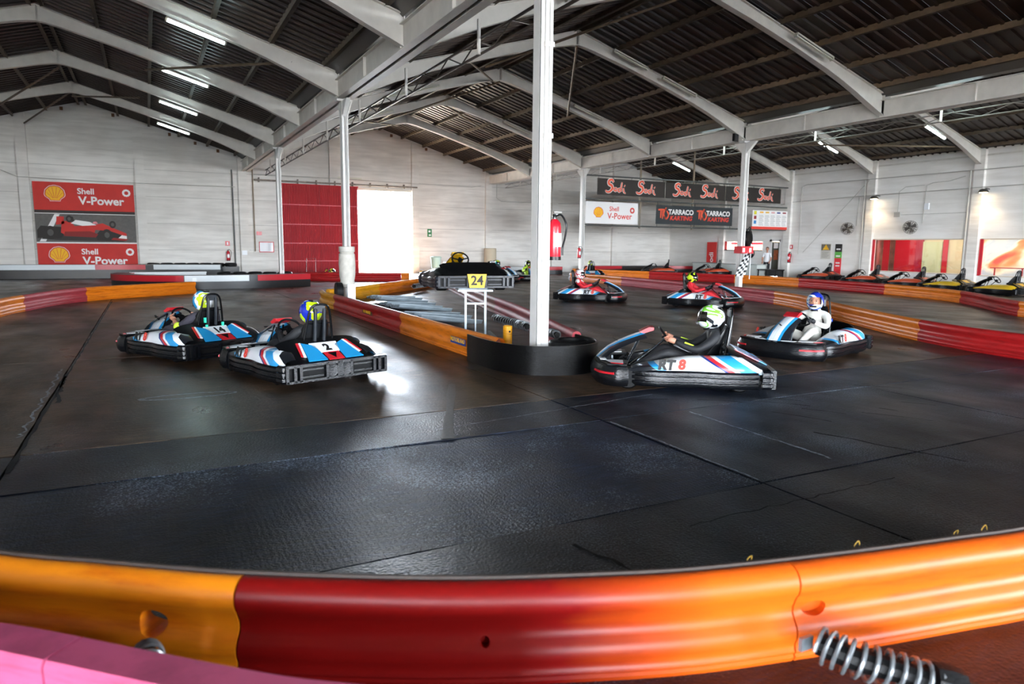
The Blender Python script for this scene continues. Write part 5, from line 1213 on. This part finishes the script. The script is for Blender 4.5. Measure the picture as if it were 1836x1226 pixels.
ch_, J_ = driver_joints(); BODY = skin_body(ch_, J_, 'pelvis', 1, 'body')
# material zones on the body: 0 suit, 1 shoes, 2 forearms, 3 shoulders
for p_ in BODY.polygons:
    c = p_.center
    p_.material_index = 1 if (c.y > .52 and c.z < .3) else (2 if (abs(c.x) > .15 and c.y > -.22 and c.z > .38 and c.y < .12 and abs(c.x) < .34 and not (c.z < .46 and c.y > .02 and abs(c.x) > .13 and c.z < .45)) else (3 if (c.z > .55 and abs(c.x) > .1) else 0))
def k_hand(s):
    m = M(); rim = WC+Vector((s*.152, 0, 0)); X = Vector((s, 0, 0))
    palm = rim+X*.03-WU*.005+WN*.012; wrist = Vector((s*.187, .055, .505))
    m.tube([wrist, wrist.lerp(palm, .5), palm, palm+WU*.012], [.032, .036, .034, .02], 10)
    for i, (ln, r) in enumerate(((.9, .0085), (1.0, .009), (.97, .0088), (.8, .0078))):
        c = rim+WU*((1.5-i)*.0185+.002); R = .026*ln
        pts = [c+X*.034-WN*0+WN*.01]+[c+X*(R*math.cos(a))-WN*(R*math.sin(a)) for a in (.1, .75, 1.5, 2.2, 2.95)]
        m.tube(pts, [r*1.15, r*1.1, r*1.05, r, r*.92, r*.7], 7)
    m.tube([palm+WU*.02+WN*.004, rim+WN*.026+WU*.028+X*.006, rim+WN*.027+WU*.035-X*.008, rim+WN*.02+WU*.04-X*.022], [.014, .012, .0105, .008], 7)   # thumb on the near side
    return m
HC = Vector((0, -.375, .785))
def k_shell():
    m = M(); nu, nv = 22, 16; a_, b_, c_h = .128, .158, .148; I = {}
    def P(u, v):
        th = PI*.04+(PI*.80)*v; ph = 2*PI*u; x = a_*math.sin(th)*math.cos(ph); y = b_*math.sin(th)*math.sin(ph); z = c_h*math.cos(th)
        if y > 0: y *= 1+.22*max(0, -z/c_h)          # chin bar juts forward
        if y < 0 and z < -.05: y *= .9
        return HC+Vector((x, y, z))
    for u in range(nu):
        for v in range(nv+1): I[u, v] = m.av(P(u/nu, v/nv))
    def hole(u, v):
        ph = (u+.5)/nu*2*PI; zz = math.cos(PI*.04+PI*.8*(v+.5)/nv); return abs(ph-PI/2) < 1.0 and -.30 < zz < .42
    for u in range(nu):
        for v in range(nv):
            if not hole(u, v): m.af((I[u, v], I[u, v+1], I[(u+1) % nu, v+1], I[(u+1) % nu, v]))
    m.af([I[u, 0] for u in range(nu)])
    R = [[m.av(HC+(P(u/nu, 1)-HC)*k+Vector((0, 0, dz))) for u in range(nu)] for k, dz in ((1.03, -.004), (1.02, -.02), (.86, -.02), (.8, .03))]
    for A, Bq in zip(R, R[1:]):
        for u in range(nu): m.af((A[u], Bq[u], Bq[(u+1) % nu], A[(u+1) % nu]), 1)
    # crest vent and spoiler
    m.box(-.03, .03, HC.y-.12, HC.y-.02, HC.z+.125, HC.z+.15, 1); m.box(-.05, .05, HC.y+.15, HC.y+.175, HC.z-.085, HC.z-.06, 1); return m
def k_visor():
    m = M(); nu = 12; a_, b_, c_h = .131, .161, .151; I = []
    for i in range(nu+1):
        ph = PI/2-1.12+2.24*i/nu; row = []
        for k in range(6):
            zz = .45-.78*k/5; st = math.sqrt(1-zz*zz); y = b_*st*math.sin(ph); z = c_h*zz
            if y > 0: y *= 1+.22*max(0, -zz)
            row.append(m.av(HC+Vector((a_*st*math.cos(ph), y, z))))
        I.append(row)
    for i in range(nu):
        for k in range(5): m.af((I[i][k], I[i+1][k], I[i+1][k+1], I[i][k+1]))
    return m
def k_head():
    m = M(); c = HC+Vector((0, .0, -.01)); m.ball(c, (.085, .105, .115), 14, 10); m.ball(c+Vector((0, .112, -.012)), (.013, .02, .02), 8, 6)
    for s in (-1, 1): m.ball(c+Vector((s*.034, .095, .018)), (.014, .01, .008), 8, 6, 1); m.box(s*.034-.018, s*.034+.018, c.y+.094, c.y+.104, c.z+.036, c.z+.043, 1)
    m.box(-.02, .02, c.y+.088, c.y+.1, c.z-.052, c.z-.045, 2); return m
def helmet_mat(name, cols, vec=(1.6, 1.8, 2.6), seed=0):
    m = bpy.data.materials.new(name); m.use_nodes = True; n = m.node_tree; p = n.nodes['Principled BSDF']; L = n.links.new
    t = n.nodes.new('ShaderNodeTexCoord'); mp = n.nodes.new('ShaderNodeMapping'); mp.inputs['Location'].default_value = (seed*3.1, seed*1.7, seed*.9); mp.inputs['Scale'].default_value = vec; L(t.outputs['Object'], mp.inputs[0])
    z = n.nodes.new('ShaderNodeTexNoise'); z.inputs['Scale'].default_value = 2.1; z.inputs['Detail'].default_value = .6; z.inputs['Distortion'].default_value = 1.2; L(mp.outputs[0], z.inputs[0])
    r = n.nodes.new('ShaderNodeValToRGB'); r.color_ramp.interpolation = 'CONSTANT'; L(z.outputs[0], r.inputs[0]); e = r.color_ramp.elements; k = len(cols)
    e[0].position = 0; e[0].color = lin(cols[0]); e[1].position = .38; e[1].color = lin(cols[1])
    for i, c in enumerate(cols[2:]): q = e.new(.38+.26*(i+1)/(k-1)); q.color = lin(c)
    L(r.outputs[0], p.inputs['Base Color']); p.inputs['Roughness'].default_value = .22; p.inputs['Coat Weight'].default_value = .5; return m
def driver(label, kt, suit, hel, gloves=skin_m, shoes=black_pl, forearm=None, shoulder=None, visor=True, trim=black_pl, headz=0, skin=skin_m, turn=0):
    t = thing('person', label, 'person', kt.location, kt.rotation_euler.z); t['group'] = 'kart drivers'
    mats = [suit, shoes, forearm or suit, shoulder or suit]
    if not BODY.materials:
        for x in mats: BODY.materials.append(x)
    o = link('body', BODY, t)
    for i, x in enumerate(mats): o.material_slots[i].link = 'OBJECT'; o.material_slots[i].material = x
    for s in (-1, 1): put('hand', 'hand%d' % s, [gloves], t, lambda s=s: k_hand(s), 1.2)
    h = bpy.data.objects.new('helmet', None); 
    hs = put('helmet', 'hshell', [hel, trim], t, k_shell, .9)
    hd = put('head', 'hhead', [skin, black_txt, mat('lips', '#8c5048', .6)], t, k_head, 1.2)
    if visor: put('visor', 'hvisor', [glass_m], hs, k_visor, 1.2)
    if turn:
        for q in (hs, hd): q.matrix_local = Matrix.Translation(HC) @ Matrix.Rotation(turn, 4, 'Z') @ Matrix.Translation(-HC)
    return t

D = math.radians
k14 = kart('kart number 14 with black rear and blue panels, leftmost, driving away', -4.05, 3.2, D(29), PAL_RACE, '14')
k2 = kart('kart number 2 seen from behind, right of kart 14', -2.93, 1.0, D(18), PAL_RACE, '2')
k3 = kart('white, blue and red kart seen side-on beside the rubber island', 1.08, -1.50, D(55), PAL_RACE, '8')
k4 = kart('kart number 1 turning towards the camera, with the white-suited driver', 4.37, -.53, D(106), PAL_RACE, '1')
k5 = kart('kart with the red-suited driver in black and lime helmet', 9.05, 6.72, D(-147), PAL_RACE, '7')
k6 = kart('kart with the red and white suited driver, farther off right of the big column', 7.15, 9.45, D(-137), PAL_RACE, '12')
black_suit = mat('black_race_suit', '#17181c', .7, var=.2, bump=.3, bscale=14); grey_tee = mat('dark_grey_tshirt', '#33303a', .8, bump=.3, bscale=14); white_suit = mat('white_race_suit', '#dedad0', .75, var=.08, bump=.5, bscale=14); red_suit = mat('red_race_suit', '#c8202c', .65, bump=.4, bscale=14)
blk_glove = mat('black_glove', '#101116', .6); white_sh = mat('white_shoulder_cloth', '#e4e2e0', .7)
d1 = driver('driver of kart 14 in dark grey t-shirt, bare forearms and white, blue and lime helmet', k14, grey_tee, helmet_mat('helmet_white_blue_lime', ['#2a9ad0', '#2a9ad0', '#eceff0', '#e9edf0', '#e9edf0', '#c6e02a'], seed=1), skin_m, forearm=skin_m)
lime = mat('lime_cloth', '#c8e83a', .6); teal = mat('teal_print', '#2fd0a8', .6)
m = M(); m.ball((-.285, -.2, .43), (.062, .062, .062), 12, 8); m.build('elbow_pad', lime, d1)
m = M()
for x, z in ((-.14, .5), (-.12, .4), (.13, .42), (-.06, .34), (.05, .33), (.15, .34)): m.box(x-.012, x+.012, -.64, -.612, z, z+.07)
split_build(m, 'strap_mark', teal, d1, False)
d2 = driver('driver of kart 2 in black suit and lime, blue and white helmet', k2, black_suit, helmet_mat('helmet_lime_blue', ['#e9eef0', '#c9ea22', '#c9ea22', '#1c2fa8', '#1c2fa8'], seed=2), blk_glove)
d3 = driver('driver of the side-on kart in black suit with lime cuffs and silver green helmet', k3, black_suit, helmet_mat('helmet_silver_green', ['#1a1d20', '#dfe3e6', '#cfd4d8', '#74c23a', '#e6e9ec'], seed=3), skin_m)
m = M()
for s in (-1, 1): m.tube([(s*.262, -.15, .465), (s*.235, -.05, .50)], .012, 6)
split_build(m, 'lime_stripe', lime, d3)
d4 = driver('driver of kart 1 in white suit, black gloves and blue and white open-visor helmet', k4, white_suit, helmet_mat('helmet_blue_white', ['#1c3fae', '#2a83d0', '#eef1f4', '#eef1f4', '#1c2f9a'], seed=4), blk_glove, visor=False, turn=.25)
m = M()
for s in (-1, 1): m.box(s*.262-.03, s*.262+.03, -.37, -.34, .485, .535)
split_build(m, 'navy_armband', navy_pl, d4)
d5 = driver('driver in red suit and black helmet with lime lines, right of centre', k5, red_suit, helmet_mat('helmet_black_lime', ['#c9e82a', '#15171a', '#15171a', '#c9e82a', '#101214'], seed=5), blk_glove, forearm=red_suit)
d6 = driver('driver in red suit with white shoulders and helmet, just right of the big column', k6, red_suit, helmet_mat('helmet_white_red', ['#c8202c', '#eeeef0', '#eeeef0', '#c8202c', '#eeeef0'], seed=6), blk_glove, shoulder=white_sh)
# far karts on the other side of the track
k7 = kart('far kart with the white-helmeted driver left of the big column', 9.2, 20.0, D(-170), PAL_RACE, None, rt=False)
k8 = kart('far kart with the teal-helmeted driver left of the big column', 10.3, 21.7, D(-165), PAL_RACE, None, rt=False)
k9 = kart('far kart with the driver in lime vest, half hidden by the big column', 11.3, 20.9, D(-200), PAL_RACE, None, rt=False)
k10 = kart('far kart with the driver in lime and orange near the banner column', 14.6, 20.9, D(-20), PAL_RACE, None, rt=False)
driver('distant driver with plain white helmet left of the big column', k7, black_suit, helmet_mat('helmet_plain_white', ['#e8eaee', '#f0f1f3', '#d8dadf'], seed=7), blk_glove)
driver('distant driver with teal helmet left of the big column', k8, mat('blue_suit', '#2c6f8c', .7), helmet_mat('helmet_teal', ['#1fa3ae', '#27b5bd', '#d7e23a'], seed=8), blk_glove)
driver('distant driver in lime vest and lime helmet beside the big column', k9, lime, helmet_mat('helmet_lime', ['#cfe82a', '#cfe82a', '#20242a'], seed=9), blk_glove)
driver('distant driver in orange suit and lime helmet near the banner column', k10, mat('orange_suit', '#e05a2c', .7), helmet_mat('helmet_lime_dark', ['#cfe82a', '#23282c', '#cfe82a'], seed=10), blk_glove)
# parked karts along the right wall
spots = [(26.1, 16.9, -95, PAL_PARK_R, 'parked kart with orange-red plate, leftmost of the row by the right wall'), (25.2, 13.6, -98, PAL_PARK_R, 'second parked kart from the left by the right wall, orange-red plate'), (24.5, 11.0, -100, PAL_PARK_R, 'third parked kart from the left by the right wall, orange-red plate'),
         (23.7, 8.9, -102, PAL_PARK_Y, 'parked kart with yellow plate below the right end of the left window'), (23.0, 6.55, -104, PAL_PARK_Y, 'parked kart with yellow plate below the right window, nearest of the row')]
for x, y, a, pal, lb in spots: kart(lb, x, y, D(a+100+0), pal, None, 'parked karts by the right wall', rt=False)
# heap of dark karts near the counter
kart('dark kart parked beside the banded tyre barrier near the counter', 22.4, 25.2, D(60), PAL_PARK_R, None, rt=False)
kart('dark kart parked just left of the flag column, near the counter', 24.7, 23.3, D(75), PAL_PARK_R, None, rt=False)
# kart 24 on its stand
ks = thing('kart_stand', 'galvanised trolley stand under the kart with plate 24', 'stand', (.42, 2.95, 0), D(-18))
for x in (-.17, .17): m = M(); m.box(x-.018, x+.018, -.02, .02, .05, .84); m.build('leg', steel, ks, smooth=False)
m = M(); m.box(-.17, .17, -.015, .015, .60, .63); m.box(-.012, .012, -.015, .015, .06, .6); m.box(-.3, .3, -.02, .02, .82, .85); m.box(-.3, .3, .5, .54, .82, .85); m.box(-.3, -.27, 0, .54, .82, .85); m.box(.27, .3, 0, .54, .82, .85); m.build('frame', steel, ks, smooth=False)
m = M(); m.box(-.25, .35, -.02, .02, .03, .06); m.box(-.25, -.2, -.2, .7, .03, .06); m.box(.3, .35, -.2, .7, .03, .06); m.build('base', steel, ks, smooth=False)
for x in (-.22, .33):
    for y in (-.18, .66): m = M(); m.lathe([(.03, -.012), (.03, .012)], (x, y, .03), axis='x', n=12); m.build('castor', black_rub, ks)
k24 = kart('grey and yellow kart with rear plate 24 raised on a trolley stand', .42+.16*.95, 2.95+.98*.95, D(-9), PAL_24, None, rt=False, z=.82)
for ch in list(k24.children):
    if ch.name.split('.')[0] in ('seat', 'roll_loop', 'seat_spine'): bpy.data.objects.remove(ch); continue
    if ch.name.startswith('rear_cover'):
        for g in list(ch.children): bpy.data.objects.remove(g)
m = M(); m.prism([(-.17, .30), (.17, .30), (.13, .07), (-.13, .07)], 'y', -1.03, -1.01); m.build('number_plate', yellow_pl, k24, smooth=False)
text_mesh('24', .22, black_txt, k24, (0, -1.033, .185), bold=.006, name='race_number')

# ================================================================== PROPS
# chequered flag, cap and fan on the flag column
ft_ = thing('chequered_flag', 'black and white chequered flag hanging from a red cloth on the column', 'flag', (W-.12, 9.68, 0))
m = M()
def fl(u, v): 
    x = .16-.42*v*(.35+.65*u)-.1*u+.0; return (x+.35*u*.2-.12*u, -.06-.05*math.sin(v*9+u*3), 1.52-.82*u-.06*v)
nu_, nv_ = 10, 6; I = [[m.av(fl(u/nu_, v/nv_)) for v in range(nv_+1)] for u in range(nu_+1)]
J2 = [[m.av(Vector(fl(u/nu_, v/nv_))+Vector((0, .006, 0))) for v in range(nv_+1)] for u in range(nu_+1)]
for u in range(nu_):
    for v in range(nv_): m.af((I[u][v], I[u+1][v], I[u+1][v+1], I[u][v+1]), (u+v) % 2); m.af((J2[u][v], J2[u][v+1], J2[u+1][v+1], J2[u+1][v]), (u+v) % 2)
m.build('flag_cloth', [black_txt, white_pl], ft_, fix=False)
m = M(); m.box(-.24, .3, -.1, .25, 1.42, 1.66); m.build('red_cloth', mat('red_cloth', '#c02a30', .7, bump=.5, bscale=20), ft_)
m = M(); m.box(-.2, -.1, -.106, -.1, 1.46, 1.6); m.box(.1, .2, -.106, -.1, 1.46, 1.6); split_build(m, 'white_mark', white_pl, ft_, False)
m = M(); m.tube([(.26, -.02, 1.75), (.24, -.04, .55)], .012); m.build('flag_pole', white_pl, ft_)
m = M(); m.ball((W+.24, 9.75, 1.42), (.1, .14, .16), 12, 8); tag(m.build('black_cap', black_pl), 'black cap hanging on the right of the flag column', 'cap')
t = thing('column_fan', 'round black fan fixed to the flag column', 'fan', (W+.36, 9.95, 1.9), .5)
m = M()
for r in (.1, .2, .3, .34): m.tube([(r*math.cos(a/22*2*PI)*.75, -.08+.08*(r/.34)**2, r*math.sin(a/22*2*PI)) for a in range(22)], .012, 5, closed=True)
for k in range(18): a = k/18*2*PI; m.tube([(.05*math.cos(a), -.09, .05*math.sin(a)), (.25*math.cos(a), 0, .34*math.sin(a))], .007, 4)
m.lathe([(.28, .02), (.3, .12), (.2, .2), (.08, .22)], axis='y', n=18); m.build('guard', black_pl, t)
m = M(); m.tube([(-.2, .05, .3), (.1, .05, .42), (.26, .05, .36), (.28, .05, .2)], .015); m.build('bracket', dark_steel, t)
# standing person by the counter
st = thing('person', 'person in white t-shirt and dark trousers standing by the counter', 'person', (26.68, 20.95, 0), D(120))
J = {'pelvis': ((0, 0, .88), .14, .11), 'belly': ((0, 0, 1.03), .13, .1), 'chest': ((0, 0, 1.2), .15, .11), 'collar': ((0, 0, 1.32), .09, .08), 'neck': ((0, 0, 1.40), .05, .05), 'head': ((0, .01, 1.46), .05, .05)}
ch2 = [['pelvis', 'belly', 'chest', 'collar', 'neck', 'head']]
for s, k in ((-1, 'l'), (1, 'r')):
    J.update({'sh'+k: ((s*.18, 0, 1.29), .065, .065), 'el'+k: ((s*.24, .02, 1.02), .045, .045), 'wr'+k: ((s*.2, .16, .86), .032, .032), 'hip'+k: ((s*.1, 0, .82), .095, .095), 'kn'+k: ((s*.11, .02, .46), .065, .065), 'an'+k: ((s*.11, -.02, .09), .045, .045), 'to'+k: ((s*.12, .13, .04), .045, .035)})
    ch2 += [['collar', 'sh'+k, 'el'+k, 'wr'+k], ['pelvis', 'hip'+k, 'kn'+k, 'an'+k, 'to'+k]]
bd = skin_body(ch2, J, 'pelvis'); 
for x in (mat('white_tshirt', '#e6e6e8', .8), mat('dark_trousers', '#1c1d22', .8), skin_m): bd.materials.append(x)
for p_ in bd.polygons: p_.material_index = 1 if p_.center.z < .86 and abs(p_.center.y) < .14 and not (abs(p_.center.x) > .17 and p_.center.z > .8) else (2 if (p_.center.z > 1.36 or (abs(p_.center.x) > .16 and p_.center.z < 1.1)) else 0)
link('body', bd, st); m = M(); m.ball((0, .02, 1.555), (.078, .098, .115), 14, 10); m.ball((0, .122, 1.55), (.012, .02, .018), 8, 6)
for s in (-1, 1): m.ball((s*.08, .01, 1.555), (.012, .02, .03), 8, 6); m.ball((s*.03, .108, 1.575), (.012, .008, .007), 8, 5, 1)
m.build('head', [skin_m, black_txt], st); m = M(); m.ball((0, .0, 1.595), (.086, .104, .095), 14, 8); m.build('hair', mat('brown_hair', '#4a3324', .7), st)
for s in (-1, 1):
    m = M(); w0 = Vector((s*.2, .16, .86)); m.tube([w0, w0+Vector((-s*.01, .05, -.04)), w0+Vector((-s*.01, .08, -.06))], [.03, .034, .03], 8)
    for i in range(4): a = w0+Vector((s*(i-1.5)*.017-s*.01, .08, -.06)); m.tube([a, a+Vector((0, .035, -.03)), a+Vector((0, .05, -.06-.004*i))], [.009, .0085, .007], 6)
    a = w0+Vector((-s*.035, .05, -.03)); m.tube([a, a+Vector((-s*.01, .03, -.015)), a+Vector((-s*.008, .05, -.03))], [.011, .01, .008], 6); m.build('hand', skin_m, st)
# things by the far doorway
t = thing('plastic_bag', 'tall pale green and white sack behind the orange barrier by the doorway', 'sack', (8.0, 24.4, 0))
m = M(); m.lathe([(.2, 0), (.24, .1), (.22, .5), (.24, .9), (.28, 1.02), (.2, 1.06)], n=14); m.build('sack_body', mat('pale_green_sack', '#cfe6d6', .6, bump=.5, bscale=12), t)
t = thing('storage_box', 'lilac plastic storage box with clutter by the doorway', 'box', (8.75, 24.3, 0))
m = M(); m.prism([(-.32, -.2), (.32, -.2), (.32, .2), (-.32, .2)], 'z', 0, .8); m.build('box_body', mat('lilac_plastic', '#b9b4d4', .5, var=.2), t); m = M(); m.ball((0, 0, .84), (.16, .12, .14), 10, 7); m.build('clutter', mat('tan_cloth', '#b08a72', .8), t)
m = M(); m.tube([(.0+.24*math.cos(a/24*2*PI), 0, .47+.24*math.sin(a/24*2*PI)) for a in range(24)], .012, 6, closed=True)
for a in range(3): m.tube([(0, 0, .47), (.24*math.cos(a*2.1), 0, .47+.24*math.sin(a*2.1))], .008, 5)
m.box(-.02, .02, -.02, .02, 0, .24); o = m.build('spare_steering_wheel', steel); o.location = (6.2, 24.6, 0); tag(o, 'thin steering wheel on a stub standing in the bright doorway', 'steering wheel')
m = M(); m.tube([(-.24, 0, 0), (-.2, 0, .95), (.2, 0, .95), (.18, 0, 0)], .014, 6); m.tube([(-.22, 0, .4), (.19, 0, .4)], .01, 6); o = m.build('metal_trestle', mat('dark_trestle', '#5c2a2c', .5)); o.location = (2.0, 24.4, 0); tag(o, 'thin metal trestle in front of the red sliding door', 'trestle')
m = M(); m.ball((0, 0, .36), (.17, .15, .14), 12, 8); m.tube([(-.2, 0, .5), (-.32, 0, .34), (-.2, 0, .24)], .03, 6); m.lathe([(.12, 0), (.14, .24)], n=10); o = m.build('folded_gear', helmet_mat('gear_mix', ['#1d1d20', '#1d1d20', '#d8d63a', '#202024'], seed=12)); o.location = (2.9, 24.3, .15); o.scale = (1, 1, 1); tag(o, 'black and yellow gear bundle in front of the red sliding door', 'gear'); o.location.z = 0
m = M(); m.box(-.06, .06, -.03, .03, .38, .5); o = m.build('timing_box', [white_pl]); o.location = (-3.25, 16.5, 0); tag(o, 'small white box on the end of the left orange barrier', 'box')
